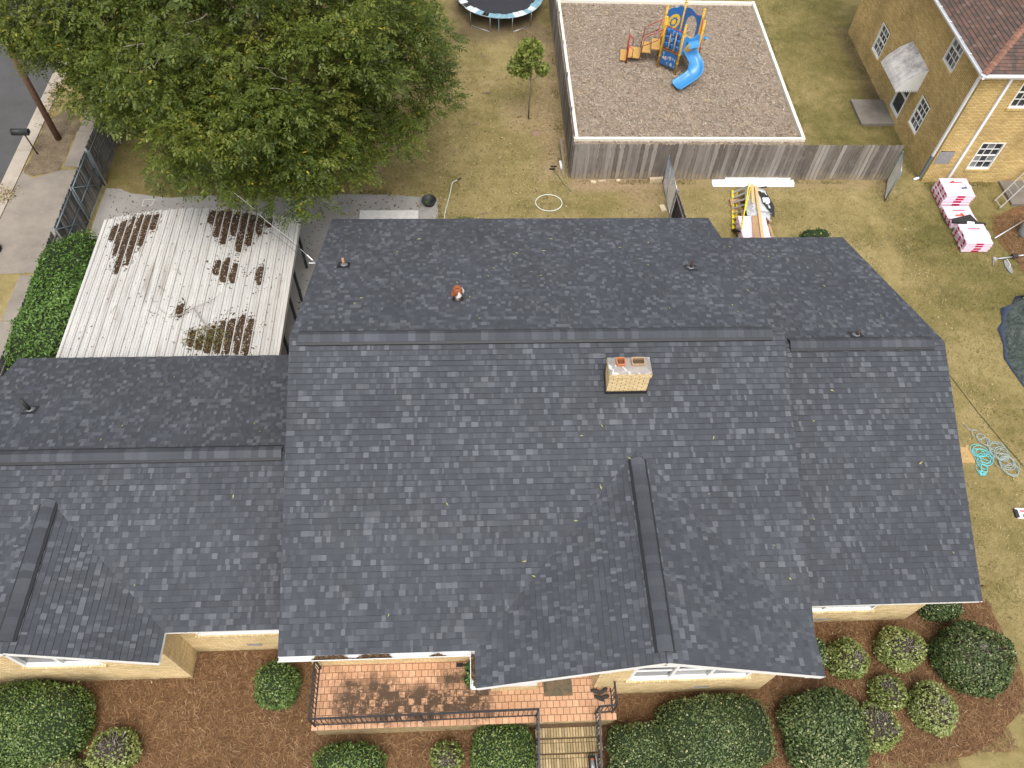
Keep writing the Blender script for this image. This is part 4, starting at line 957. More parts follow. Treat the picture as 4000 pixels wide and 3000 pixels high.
pile([(chan(i), a, b, .245) for i, a, b in ((14, 13.9, 14.5), (15, 13.8, 14.3), (16, 13.7, 14.7), (17, 13.7, 14.9), (18, 13.7, 15.0), (19, 13.7, 15.15), (20, 13.7, 15.05), (12, 15.0, 15.5))], 'dark dead leaves in the carport ribs, nearest the house')
P = np.stack([rng.uniform(-11.8, -5.9, 260), rng.uniform(13.8, 19.4, 260)], 1)
for a0, a1 in ((-11.8, -9.5), (-9.5, -7.6), (-7.6, -5.9)):
    Q = P[(P[:, 0] >= a0) & (P[:, 0] < a1)]; o = leaf_scatter(Q, 0, (.03, .08), 'litter_leaf', 'scattered_leaf', None, cp); o['kind'] = 'stuff'
    co = np.empty(len(o.data.vertices)*3, np.float32); o.data.vertices.foreach_get('co', co); co = co.reshape(-1, 3); co[:, 2] += np.array([czz(x)+.02 for x in co[:, 0]]); o.data.vertices.foreach_set('co', co.ravel()); o.data.update()
for k in range(14):
    x, y_ = random.uniform(-11.5, -6), random.uniform(14, 19.3); a = random.uniform(0, 6.28); pts = [(x, y_, czz(x)+.06)]
    for j in range(4): a += random.gauss(0, .5); x += .09*math.cos(a); y_ += .09*math.sin(a); pts.append((x, y_, czz(x)+.055))
    tag(B().tube(pts, .006, 4).build('twig', 'twig'), 'thin dead twig lying on the white carport roof', 'twig', 'twigs on the carport roof')
br = thing('fallen_branch', 'broken leafy branch lying on the front of the carport roof', 'branch', (-7.9, 14.4, 2.5))
zb = lambda x: czz(x)+.08
B().tube([(-9.0, 14.95, zb(-9)), (-8.6, 15.0, zb(-8.6)+.05), (-8.3, 15.25, zb(-8.3)+.06), (-7.9, 14.7, zb(-7.9)+.08), (-7.4, 14.3, zb(-7.4)+.1)], [.012, .016, .02, .022, .012], 6).build('stem', 'grey_twig', br)
B().tube([(-8.3, 15.25, zb(-8.3)+.06), (-7.75, 15.6, zb(-7.75)+.08), (-7.6, 15.9, zb(-7.6)+.05)], [.014, .01, .006], 5).build('side_stem', 'grey_twig', br)
def cloud(c, r, n, size, mat, name, par, tn=None, asp=.35):
    D = rng.normal(0, 1, (n, 3)); D /= np.linalg.norm(D, axis=1)[:, None]; P = np.array(c)+D*np.array(r)*rng.random((n, 1))**.4
    a = rng.normal(0, 1, (n, 3)); a /= np.linalg.norm(a, axis=1)[:, None]; b = np.cross(a, rng.normal(0, 1, (n, 3))); b /= np.linalg.norm(b, axis=1)[:, None]
    L = rng.uniform(*size, n)[:, None]
    V = np.stack([P-a*L/2, P+b*L*asp/2, P+a*L/2, P-b*L*asp/2], 1); return quads(name, V, mat, par, tn)
cloud((-7.75, 14.15, 2.62), (.75, .5, .16), 520, (.06, .12), 'dry_leaf', 'leaves', br)

# ------------------------------------------------------------------ fences
def picket(par, p, d, n, w, h, z0=0.0, mat='grey_wood', lean=0, shape='dog'):
    p, d, n = Vector(p), Vector(d), Vector(n); t_ = .018; q = B()
    if shape == 'round': out = [(-w/2, z0), (w/2, z0), (w/2, h-.04), (w*.36, h-.012), (0, h), (-w*.36, h-.012), (-w/2, h-.04)]
    else: out = [(-w/2, z0), (w/2, z0), (w/2, h-.03), (w*.28, h), (-w*.28, h), (-w/2, h-.03)]
    k = len(out); vs = [p+d*(u+lean*z)+n*o+Vector((0, 0, z)) for o in (t_, 0) for u, z in out]
    q.add(vs, [tuple(range(k)), tuple(range(2*k-1, k-1, -1))]+[((i+1) % k, i, k+i, k+(i+1) % k) for i in range(k)], random.betavariate(1.1, 1.1)); return q.build('picket', mat, par)
def fence(label, a, b, h, pitch, face, mat='grey_wood', rails_side=-1, post_step=2.4, shape='round', jit=.02, hfun=None, rail_mat=None, rails=True):
    "pickets on the 'face' side of the line a->b"
    o = thing('picket_fence', label, 'fence', (*a, 0)); a, b = Vector((*a, 0)), Vector((*b, 0)); d = (b-a).normalized(); L = (b-a).length; n = Vector((*face, 0))
    k = int(L/pitch)
    for i in range(k):
        p = a+d*(pitch*(i+.5)); hh = (hfun(i*pitch/L) if hfun else h)+random.uniform(-jit, jit)
        picket(o, p+n*(random.uniform(0, .012)), d, n, pitch-random.choice((.010, .013, .018, .024)), hh, 0, mat, random.gauss(0, .006), shape)
    if rails:
        for z in (.35, h*.55, h-.28):
            B().bar(a-n*.02+Vector((0, 0, z)), b-n*.02+Vector((0, 0, z)), .038, .085).build('rail', rail_mat or mat, o)
    m_ = int(L/post_step)+1
    for i in range(m_+1):
        p = a+d*(L*i/m_)-n*.085; B().box(p.x-.045, p.x+.045, p.y-.045, p.y+.045, 0, h-.1, random.random()).build('post', rail_mat or mat, o)
    return o
fence('weathered grey picket fence in front of the playground', (4.0, 23.92), (16.82, 23.84), 1.72, .1602, (0, -1))
fence('greenish grey picket fence along the playground side by the sapling', (4.0, 37.5), (4.0, 24.0), 1.70, .15, (-1, 0), hfun=lambda t_: 1.72+.03*math.sin(t_*9))
fence('dark weathered picket fence by the street behind the green hedge', (-13.98, 7.5), (-13.98, 19.5), 1.75, .145, (-1, 0), 'dark_wood', post_step=2.6, rail_mat='dark_wood')
fence('dark weathered picket fence by the street under the tree', (-13.98, 23.6), (-13.98, 38), 1.72, .15, (-1, 0), 'dark_wood')
gate = thing('double_gate', 'dark plank double gate on steel pipe frames beside the driveway', 'gate', (-13.96, 21.5, 0))
for y0, y1 in ((19.56, 21.5), (21.6, 23.5)):
    k = 13; st = (y1-y0)/k
    for i in range(k): picket(gate, (-13.985, y0+st*(i+.5), 0), (0, 1, 0), (-1, 0, 0), st-.01, 1.72+random.uniform(-.02, .02), .08, 'dark_wood', random.gauss(0, .008), 'round')
    for z in (.14, .9, 1.62): B().tube([(-13.95, y0+.03, z), (-13.95, y1-.03, z)], .024, 8).build('frame_pipe', 'blue_steel', gate, True)
    for y_ in (y0+.03, y1-.03): B().tube([(-13.95, y_, .1), (-13.95, y_, 1.66)], .024, 8).build('frame_pipe', 'blue_steel', gate, True)
    B().tube([(-13.94, y0+.05, 1.6), (-13.94, y1-.05, .16)], .02, 8).build('brace_pipe', 'blue_steel', gate, True)
for y_ in (19.5, 23.56): B().tube([(-13.95, y_, 0), (-13.95, y_, 1.75)], .04, 10).build('gate_post', 'blue_steel', gate, True)
B().bar((-13.9, 19.48, 1.7), (-13.35, 18.9, .25), .05, .09).build('stay', 'grey_wood', gate)
for y_ in (16.9, 14.35): tag(B().tube([(-13.9, y_-.07, 1.7), (-13.9, y_+.07, 1.7)], .05, 8).build('pipe_clamp', 'galvanised', None, True), 'steel clamp on the street fence rail, '+('halfway along the hedge' if y_ > 15 else 'nearest the house roof'), 'clamp', 'clamps on the street fence')
# chain link panels
def chain_link(label, a, b, h, extra=None):
    o = thing('chain_link_panel', label, 'fence', (*a, 0)); A, Bv = Vector((*a, 0)), Vector((*b, 0)); L = (Bv-A).length; d = (Bv-A).normalized(); up = Vector((0, 0, 1))
    for p in (A, Bv): B().tube([p, p+up*(h+.04)], .028, 8).build('post', 'blue_steel', o, True)
    for z in (.06, h): B().tube([A+up*z, Bv+up*z], .02, 8).build('rail', 'galvanised', o, True)
    q = B(); s_ = .065; k = -h
    while k < L:
        for sg in (1, -1):
            u0, u1 = (k, k+h); z0, z1 = (0, h) if sg > 0 else (h, 0)
            if u0 < 0: z0 += (z1-z0)*(-u0)/h; u0 = 0
            if u1 > L: z1 = z1-(z1-z0)*(u1-L)/(u1-u0); u1 = L
            if u1-u0 > .01: q.tube([A+d*u0+up*max(.06, z0), A+d*u1+up*max(.06, z1)], .0028, 3, caps=False)
        k += s_
    m_ = q.build('wire_mesh', 'galvanised', o); m_['kind'] = 'stuff'
    return o
o = chain_link('chain link fence panel joining the picket fence and wooden gate post', (7.67, 23.66), (7.67, 21.75), 1.32)
B().tube([(7.67, 22.75, .06), (7.67, 23.2, 1.3)], .014, 6).build('brace', 'galvanised', o, True)
chain_link('open chain link gate at the end of the picket fence by the ochre house', (16.86, 23.78), (16.4, 22.6), 1.45)
wg = thing('wooden_gate', 'weathered wooden gate standing half open behind the roof edge', 'gate', (7.6, 21.5, 0))
for a, b in (((7.6, 21.5), (7.06, 20.0)), ((7.62, 21.5), (7.72, 19.9))):
    A, Bv = Vector((*a, 0)), Vector((*b, 0)); d = (Bv-A).normalized(); n = Vector((-d.y, d.x, 0)); L = (Bv-A).length; k = int(L/.145)
    for i in range(k): picket(wg, A+d*(.145*(i+.5)), d, n, .137, 1.5+random.uniform(-.015, .015), .05, 'grey_wood')
    for z in (.3, 1.28): B().bar(A-n*.02+Vector((0, 0, z)), Bv-n*.02+Vector((0, 0, z)), .04, .09).build('rail', 'grey_wood', wg)
B().box(7.56, 7.66, 21.46, 21.58, 0, 1.56).build('post', 'grey_wood', wg)

# ------------------------------------------------------------------ neighbour house
nb = thing('neighbour_house', 'two-storey ochre brick house with reddish brown hip roof', 'house', (21, 29, 0))
NX, NY = 18.24, 23.70
w, f = brick_wall(nb, (NX, NY), (27, NY), 0, 4.98, [(1.52, 2.46, .68, 1.96), (1.58, 2.52, 3.53, 4.8), (.08, .64, .97, 1.5)], 'brick_ochre', 'mortar_dark', singles=300)
for z0, z1, u0 in ((.68, 1.96, 1.52), (3.53, 4.8, 1.58)): window(nb, f, u0, u0+.94, z0, z1, 3, 4, 1, 'mixed', frame=.05); sill(w, f, u0-.04, u0+.98, z0, 'brick_ochre', .05)
q = B(); brick_box(q, f, (.06, .66, .95, 1.52), .02, .5, -.06); q.build('vent_panel', 'grey_steel', nb)
w, f = brick_wall(nb, (NX, 34.2), (NX, NY), 0, 4.98, [(34.2-31.55, 34.2-30.63, .87, 2.12), (34.2-26.4, 34.2-25.47, 3.74, 4.95), (34.2-26.42, 34.2-25.55, .84, 2.12), (34.2-28.2, 34.2-27.24, .34, 2.3)], 'brick_ochre', 'mortar_dark')
for a, b, z0, z1 in ((31.55, 30.63, .87, 2.12), (26.4, 25.47, 3.74, 4.95), (26.42, 25.55, .84, 2.12)): window(nb, f, 34.2-a, 34.2-b, z0, z1, 3, 4, 1, 'mixed', frame=.05); sill(w, f, 34.2-a-.03, 34.2-b+.03, z0, 'brick_ochre', .05)
B().box(NX+.26, 27, NY+.26, 34.2, -.01, 4.9).build('wall', 'mortar_dark', nb)
dr = B(); 
for y0, y1, z0, z1 in ((27.24, 27.33, .34, 2.3), (28.11, 28.2, .34, 2.3), (27.33, 28.11, .34, .46), (27.33, 28.11, 2.2, 2.3), (27.33, 28.11, 1.2, 1.29)): dr.box(NX-.012, NX+.05, y0, y1, z0, z1)
d_ = dr.build('door', 'white_paint', nb); B().box(NX+.03, NX+.045, 27.33, 28.11, .46, 1.2).build('pane', 'glass', d_); B().box(NX+.03, NX+.045, 27.33, 28.11, 1.29, 2.2).build('pane', 'glass', d_)
aw = B(); xs = [NX, NX-.45, NX-.8, NX-.94]; zs_ = [2.95, 2.66, 2.28, 1.98]
n_ = 26
for i in range(n_):
    y0 = 26.85+i*1.95/n_; h_ = .012 if i % 2 else 0
    aw.add([(x, yy, z+h_) for yy in (y0, y0+1.95/n_) for x, z in zip(xs, zs_)], [(j, j+1, j+5, j+4) for j in range(3)])
a_ = aw.build('awning', 'awning_sheet', nb)
for yy in (26.85, 28.8):
    q = B(); q.add([(NX, yy, 2.95), (NX-.45, yy, 2.66), (NX-.8, yy, 2.28), (NX-.94, yy, 1.98), (NX, yy, 2.02)], [(0, 1, 2, 3, 4)]); q.build('awning_side', 'white_paint', a_)
q = B(); k = 11
for i in range(k): q.add([(NX-.94*i/k, 26.845, 2.06), (NX-.94*(i+1)/k, 26.845, 2.06), (NX-.94*(i+.75)/k, 26.845, 1.93), (NX-.94*(i+.25)/k, 26.845, 1.93)], [(0, 1, 2, 3)])
q.build('awning_fringe', 'white_paint', a_)
# hip roof, gutters, downspouts
EX, EY, EZ, NP = 17.98, 23.42, 5.12, .42; TOP = 4.6
pw_ = Plane('y', EX, EZ, NP, 1); ps_ = Plane('x', EY, EZ, NP, 1)
rw = [[(EX, EY), (EX+TOP, EY+TOP), (EX+TOP, 34.6), (EX, 34.6)]]; rs_ = [[(EX, EY), (27.5, EY), (27.5, EY+TOP), (EX+TOP, EY+TOP)]]
r1 = deck('roof', pw_, rw, nb); r2 = deck('roof_deck', ps_, rs_, r1)
ntone = lambda: random.betavariate(1.6, 1.8)
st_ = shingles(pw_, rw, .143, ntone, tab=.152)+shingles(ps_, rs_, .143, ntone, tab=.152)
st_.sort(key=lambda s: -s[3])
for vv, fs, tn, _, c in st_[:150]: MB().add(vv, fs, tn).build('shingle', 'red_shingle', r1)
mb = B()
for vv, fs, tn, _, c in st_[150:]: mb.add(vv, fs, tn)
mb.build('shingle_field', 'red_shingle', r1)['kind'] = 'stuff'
hip0, hip1 = Vector((EX, EY, EZ)), Vector((EX+TOP, EY+TOP, EZ+NP*TOP)); k = 42
for i in range(k):
    a, b = hip0.lerp(hip1, i/k), hip0.lerp(hip1, (i+1.12)/k); s_ = Vector((1, -1, 0)).normalized()*.12
    q = B(); vs = [a+Vector((0, 0, .035)), a+s_+Vector((0, 0, -.012)), a-s_+Vector((0, 0, -.012)), b+Vector((0, 0, .022)), b+s_+Vector((0, 0, -.022)), b-s_+Vector((0, 0, -.022))]
    q.add(vs, [(0, 1, 4, 3), (2, 0, 3, 5), (1, 2, 5, 4), (1, 0, 2)], random.random()); q.build('hip_cap', 'hip_shingle', r1)
def ngut(a, b, o): 
    mb = B(); a, b, o = Vector(a), Vector(b), Vector(o); pf = [(0, 0), (0, -.12), (.09, -.12), (.13, -.04), (.13, 0), (.115, 0), (.08, -.1), (.012, -.1), (.012, 0)]
    n = len(pf); mb.add([p+o*u+Vector((0, 0, z)) for p in (a, b) for u, z in pf], [tuple(range(n)), tuple(range(2*n-1, n-1, -1))]+[(i, (i+1) % n, n+(i+1) % n, n+i) for i in range(n)]); return mb.build('gutter', 'white_vinyl', nb)
ngut((EX, EY-.13, EZ-.02), (EX, 34.6, EZ-.02), (-1, 0, 0)); ngut((EX-.13, EY, EZ-.02), (27.5, EY, EZ-.02), (0, -1, 0))
B().box(EX+.01, NX+.1, EY+.01, 34.6, EZ-.16, EZ-.145).build('soffit', 'white_paint', nb); B().box(NX+.1, 27.5, EY+.01, NY+.1, EZ-.161, EZ-.146).build('soffit', 'white_paint', nb)
for y_ in (24.6, 25.6, 26.6, 27.6, 28.6): B().box(EX-.16, EX+.03, y_-.012, y_+.012, EZ+.0, EZ+.012).build('gutter_strap', 'white_vinyl', nb)
B().box(NX-.085, NX-.01, 23.80, 23.90, 1.2, 4.85).build('downspout', 'white_vinyl', nb); B().box(NX-.09, NX-.008, 23.795, 23.905, .1, 1.2).build('downspout_base', 'blue_steel', nb)
B().tube([(NX-.05, 23.85, .1), (NX-.3, 23.78, .06)], .05, 8).build('downspout_elbow', 'white_vinyl', nb)
B().tube([(EX-.06, 24.1, 5.0), (NX-.05, 23.86, 4.82)], .05, 8).build('downspout_elbow', 'white_vinyl', nb)
B().box(19.20, 19.30, NY-.085, NY-.01, .05, 4.8).build('downspout', 'white_vinyl', nb); B().tube([(19.5, EY-.06, 5.0), (19.25, NY-.05, 4.78)], .05, 8).build('downspout_elbow', 'white_vinyl', nb)
ld = B(); ld.box(16.78, NX-.01, 27.2, 28.86, 0, .13); tag(ld.build('concrete_landing', 'concrete_step'), 'stained concrete landing outside the side door of the ochre house', 'landing')
tag(B().box(21.45, 25, 22.3, 23.66, 0, .1).build('concrete_landing', 'concrete_step'), 'dark concrete landing beside the leaning aluminium ladder', 'landing')

# ------------------------------------------------------------------ climbing frame with slide
ps = thing('playset', 'blue and yellow hexagonal climbing frame with curved slide and red rails', 'playset', (9.42, 31.6, 0))
PC = Vector((9.42, 31.6, 0)); PR = .92; names_ = 'NMLABP'; ang = dict(N=20, M=80, L=140, A=200, B=260, P=320)
PP = {k: PC+Vector((PR*math.cos(R(a)), PR*math.sin(R(a)), 0)) for k, a in ang.items()}
up = Vector((0, 0, 1)); DK = 1.0
for k, p in PP.items():
    o = B().tube([p, p+up*2.36], .05, 10).build('post', 'yellow_paint', ps, True)
    B().lathe(p+up*2.36, [(.038, 0), (.052, .01), (.05, .05), (.02, .075), (0, .08)], 10).build('post_cap', 'gold_plastic', o, True)
    for z in ((.62, 1.02, 2.04) if k in 'AB' else (1.02, 2.04)): B().lathe(p+up*z, [(.04, -.03), (.058, -.03), (.058, .03), (.04, .03)], 10).build('clamp', 'gold_plastic', o)
hexa = [(PP[k].x, PP[k].y) for k in 'NMLABP']; B().prism(ccw([(PC.x+(x-PC.x)*.96, PC.y+(y-PC.y)*.96) for x, y in hexa]), DK-.06, DK).build('deck', 'deck_yellow', ps)
B().prism(ccw([(PC.x+(x-PC.x)*.90, PC.y+(y-PC.y)*.90) for x, y in hexa]), DK-.10, DK-.062).build('deck_underside', 'deck_dark', ps)
def panel(a, b, outline, th, mat, name='panel', off=0.0, par=ps):
    "flat panel between posts a and b; outline in (0..1 along, z)"
    A, Bp = PP[a], PP[b]; d = Bp-A; n = d.normalized().cross(up)*(th/2); o_ = d.normalized().cross(up)*off; k = len(outline)
    vs = [A+d*u+up*z+n*s_+o_ for s_ in (1, -1) for u, z in outline]
    return B().add(vs, [tuple(range(k)), tuple(range(2*k-1, k-1, -1))]+[((i+1) % k, i, k+i, k+(i+1) % k) for i in range(k)]).build(name, mat, par)
# sun panel L-M
sp = panel('L', 'M', [(.05, 1.0), (.95, 1.0), (.95, 2.14), (.75, 2.26), (.55, 2.2), (.3, 2.24), (.05, 2.16)], .03, 'blue_plastic', 'sun_panel')
ctr = (.5, 1.6)
panel('L', 'M', [(.5+.36*math.cos(i*math.pi/12), 1.56+.36*math.sin(i*math.pi/12)) for i in range(24)], .036, 'gold_plastic', 'sun_disc', 0, sp)
panel('L', 'M', [(.5+(.25 if i % 2 else .19)*math.cos(i*math.pi/9), 1.56+(.25 if i % 2 else .19)*math.sin(i*math.pi/9)) for i in range(18)], .042, 'blue_plastic', 'sun_gear', 0, sp)
panel('L', 'M', [(.5+.125*math.cos(i*math.pi/9), 1.56+.125*math.sin(i*math.pi/9)) for i in range(18)], .048, 'gold_plastic', 'sun_centre', 0, sp)
# arch panel M-N
arch = [(.04, 1.0), (.04, 2.12)]+[(.04+.92*i/8, 2.12+.08*math.sin(i*math.pi/4)) for i in range(1, 8)]+[(.96, 2.12), (.96, 1.0), (.80, 1.0)]+[(.5+.30*math.cos(R(a)), 1.45+.48*math.sin(R(a))) for a in range(0, 181, 20)]+[(.20, 1.0)]
panel('M', 'N', arch, .03, 'blue_plastic', 'arch_panel'); B().tube([PP['M']+up*2.04, PP['N']+up*2.04], .018, 8).build('red_bar', 'red_paint', ps, True)
# N-P: red ladder rails outside and blue wheel
for t_ in (.12, .88): B().tube([PP['N'].lerp(PP['P'], t_)+up*2.0, PP['N'].lerp(PP['P'], t_)+Vector((.12, -.02, .9)), PP['N'].lerp(PP['P'], t_)+Vector((.2, -.02, .02))], .02, 8).build('climber_rail', 'red_paint', ps, True)
for z in (.3, .6, .9): B().tube([PP['N'].lerp(PP['P'], .12)+Vector((.17-z*.04, 0, z)), PP['N'].lerp(PP['P'], .88)+Vector((.17-z*.04, 0, z))], .018, 8).build('rung', 'red_paint', ps, True)
B().lathe((10.48, 31.35, 1.42), [(0, .04), (.09, .03), (.11, 0), (.07, -.04), (0, -.05)], 14).build('steering_bubble', 'slide_plastic', ps, True)
# A-B: noughts and crosses drums above the deck, number panel below
B().tube([PP['A']+up*2.04, PP['B']+up*2.04], .018, 8).build('red_bar', 'red_paint', ps, True); B().tube([PP['A']+up*1.04, PP['B']+up*1.04], .018, 8).build('red_bar', 'red_paint', ps, True)
txt_cache = {}
def text(s, size, par, mat, loc, xdir, ydir, th=.004):
    c = bpy.data.curves.new('digit', 'FONT'); c.body = s; c.size = size; c.extrude = th; c.align_x = 'CENTER'; c.align_y = 'CENTER'; c.materials.append(MT[mat])
    tmp = bpy.data.objects.new('digit', c); col.objects.link(tmp); bpy.context.view_layer.update(); me = bpy.data.meshes.new_from_object(tmp); bpy.data.objects.remove(tmp); me.materials.clear(); me.materials.append(MT[mat])
    o = bpy.data.objects.new('digit', me); col.objects.link(o); x = Vector(xdir).normalized(); y = Vector(ydir).normalized(); z = x.cross(y); M = Matrix((x, y, z)).transposed().to_4x4(); M.translation = Vector(loc)
    o.parent = par; o.matrix_parent_inverse = par.matrix_world.inverted(); o.matrix_world = M
    return o
plain('pale_blue_print', (.30, .50, .78), .5); plain('navy_print', (.006, .03, .12), .5)
AB = PP['B']-PP['A']; ABn = AB.normalized(); nAB = ABn.cross(up)
for c_ in range(3):
    base = PP['A']+AB*(.2+.3*c_)
    for r_ in range(3):
        z = 1.12+.30*(2-r_); d_ = B(); d_.lathe(base+up*z, [(0, .0), (.085, .0), (.108, .02), (.108, .25), (.085, .27), (0, .27)], 14); d_ = d_.build('drum', 'blue_plastic', ps, True)
        text(str(r_*3+c_+1), .19, d_, 'pale_blue_print' if (r_*3+c_+1) in (2, 5) else 'navy_print', base+up*(z+.135)+nAB*.108, ABn, up)
np_ = panel('A', 'B', [(.08, .28), (.92, .28), (.92, .84), (.7, .92), (.3, .92), (.08, .84)], .03, 'blue_plastic', 'number_panel')
for s_, u, z, sz in (('5', .2, .80, .17), ('48', .27, .60, .24), ('1', .47, .66, .2), ('9', .58, .66, .27), ('2', .73, .70, .14), ('1', .84, .66, .2), ('3', .46, .40, .13), ('6', .68, .42, .24), ('7', .86, .36, .12)):
    text(s_, sz, np_, 'cream_number', PP['A']+AB*u+up*z+nAB*.017, ABn, up)
# stairs from side L-A, going out
sd = Vector((-math.cos(R(-10)), math.sin(R(10)), 0)); sd = Vector((-.985, .17, 0)); sw = Vector((.17, .985, 0)); s0 = (PP['L']+PP['A'])/2
for i, (d0, d1, z) in enumerate(((.04, .42, .86), (.42, .82, .66), (.82, 1.42, .34), (1.42, 1.72, .16))):
    a = s0+sd*d0; b = s0+sd*d1; wv = sw*.40
    st = B().add([p+up*(z+dz) for dz in (-.05, 0) for p in (a-wv, b-wv, b+wv, a+wv)], [(3, 2, 1, 0), (4, 5, 6, 7), (0, 1, 5, 4), (1, 2, 6, 5), (2, 3, 7, 6), (3, 0, 4, 7)]).build('stair_tread', 'deck_yellow', ps)
    if i < 2:
        B().add([b-wv+up*(z-.05), b+wv+up*(z-.05), b+wv+up*(z-.2), b-wv+up*(z-.2)], [(0, 1, 2, 3)]).build('riser', 'deck_dark', st)
for s_ in (-1, 1):
    w0 = sw*(.42*s_)
    pts = [s0+sd*.86+w0+up*.25, s0+sd*.80+w0+up*1.25, s0+sd*.72+w0+up*1.38, s0+sd*.06+w0+up*1.80]
    hr = B().tube(pts, .018, 8).build('handrail', 'red_paint', ps, True); B().tube([s0+sd*.82+w0+up*.92, s0+sd*.2+w0+up*1.28, s0+sd*.12+w0+up*1.75], .015, 8).build('lower_rail', 'red_paint', hr, True)
    p = s0+sd*1.42+w0; po = B().tube([p, p+up*.92], .035, 10).build('stair_post', 'red_paint', ps, True); B().tube([p+up*.86, p-sd*.22+up*.72, p-sd*.22+up*.3], .015, 8).build('grab_bar', 'red_paint', po, True)
# slide: channel swept along a curve from side B-P, turning left
sm = (PP['B']+PP['P'])/2; so = Vector((math.cos(R(290)), math.sin(R(290)), 0))
ctrl = [(9.68, 30.92, 1.0), (9.84, 30.6, .88), (9.98, 30.32, .66), (9.92, 30.06, .46), (9.66, 29.87, .30), (9.34, 29.7, .215), (9.1, 29.58, .19)]
def spline(P, n):
    out = []
    for i in range(len(P)-1):
        p0, p1, p2, p3 = P[max(i-1, 0)], P[i], P[i+1], P[min(i+2, len(P)-1)]
        for k in range(n):
            t_ = k/n; out.append(.5*((2*p1)+(p2-p0)*t_+(2*p0-5*p1+4*p2-p3)*t_*t_+(3*p1-p0-3*p2+p3)*t_**3))
    return out+[P[-1]]
path = spline([Vector(p) for p in ctrl], 6); secs = [(-.30, .20), (-.33, .215), (-.345, .19), (-.27, .05), (-.17, .005), (0, -.012), (.17, .005), (.27, .05), (.345, .19), (.33, .215), (.30, .20)]
th = [(-.285, .20), (-.235, .07), (-.15, .03), (0, .015), (.15, .03), (.235, .07), (.285, .20)]
vs = []; K = len(path)
for i, p in enumerate(path):
    d = (path[min(i+1, K-1)]-path[max(i-1, 0)]); d.z = 0; d.normalize(); s_ = d.cross(up); f_ = 1 if i > 3 else 1
    wl = 1.0; hl = 1 if i < K-9 else 1-.055*(i-(K-9))
    for u, z in secs: vs.append(p+s_*u*wl+up*z*hl)
    for u, z in th[::-1]: vs.append(p+s_*u*wl+up*(z*hl+.0))
n = len(secs)+len(th)
B().add(vs, [(i*n+j, (i+1)*n+j, (i+1)*n+(j+1) % n, i*n+(j+1) % n) for i in range(K-1) for j in range(n)]+[tuple(range(n)), tuple(range(K*n-1, (K-1)*n-1, -1))]).build('slide', 'slide_plastic', ps, True)
B().box(9.2, 9.28, 29.62, 29.7, 0, .19).build('slide_foot', 'grey_steel', ps)
hood = [(.04, 1.0), (.04, 1.72), (.2, 1.86), (.36, 1.74), (.5, 1.70), (.64, 1.74), (.8, 1.86), (.96, 1.72), (.96, 1.0), (.84, 1.0), (.80, 1.32), (.64, 1.5), (.5, 1.53), (.36, 1.5), (.20, 1.32), (.16, 1.0)]
panel('B', 'P', hood, .05, 'slide_plastic', 'slide_hood')
q = B(); pts = [sm+up*1.55-ABn*0+so*.0, sm+up*1.66+so*.12, sm+up*1.62+so*.26, sm+up*1.45+so*.34]; sv = (PP['P']-PP['B']).normalized()*.25
q.add([p+s_*sv for p in pts for s_ in (-1, 1)], [(2*i, 2*i+1, 2*i+3, 2*i+2) for i in range(3)]); q.build('slide_canopy', 'slide_plastic', ps, True)

# ------------------------------------------------------------------ trampoline, sapling, garden bits
tp = thing('trampoline', 'round trampoline with black mat and torn pale blue cover', 'trampoline', (1.57, 35.85, 0)); TC = Vector((1.57, 35.85, 0)); TR = 2.0
ringp = lambda r, z, n=40: [TC+Vector((r*math.cos(2*math.pi*i/n), r*math.sin(2*math.pi*i/n), z)) for i in range(n)]
B().tube(ringp(TR, .74), .025, 8, closed=True).build('frame_ring', 'galvanised', tp, True)
B().lathe(TC, [(0, .71), (TR*.86, .72), (TR*.86, .712), (0, .70)], 40).build('mat', 'black_mat', tp)
q = B()
for i in range(80):
    a = i*2*math.pi/80; q.tube([TC+Vector((TR*.86*math.cos(a), TR*.86*math.sin(a), .72)), TC+Vector((TR*.985*math.cos(a), TR*.985*math.sin(a), .735))], .008, 4, caps=False)
q.build('springs', 'grey_steel', tp)['kind'] = 'stuff'
for i in range(40):
    if i in (23, 27): continue
    a0, a1 = [2*math.pi*(i+e)/40 for e in (0, .97)]; rr_ = TR*random.uniform(.83, .87)
    q = B(); q.add([TC+Vector((r*math.cos(a), r*math.sin(a), .765+random.uniform(-.012, .015))) for r, a in ((rr_, a0), (TR*1.03, a0), (TR*1.03, a1), (rr_, a1))], [(0, 1, 2, 3)]); q.build('cover_piece', 'teal_cover' if random.random() < .6 else 'pale_cover', tp)
for a in (-105, -75, -135, -45, 10, 60, 120, 170):
    p = TC+Vector((TR*math.cos(R(a)), TR*math.sin(R(a)), 0)); B().tube([p+up*.74, p+up*.02], .02, 8).build('leg', 'galvanised', tp, True)
for a, b in ((-135, -105), (-75, -45), (10, 60), (120, 170)):
    B().tube([TC+Vector((TR*math.cos(R(c_)), TR*math.sin(R(c_)), .025)) for c_ in (a, b)], .02, 8).build('foot_bar', 'galvanised', tp, True)
B().bar((1.45, 33.84, .76), (1.46, 33.83, .12), .04, .01).build('loose_strap', 'teal_cover', tp)
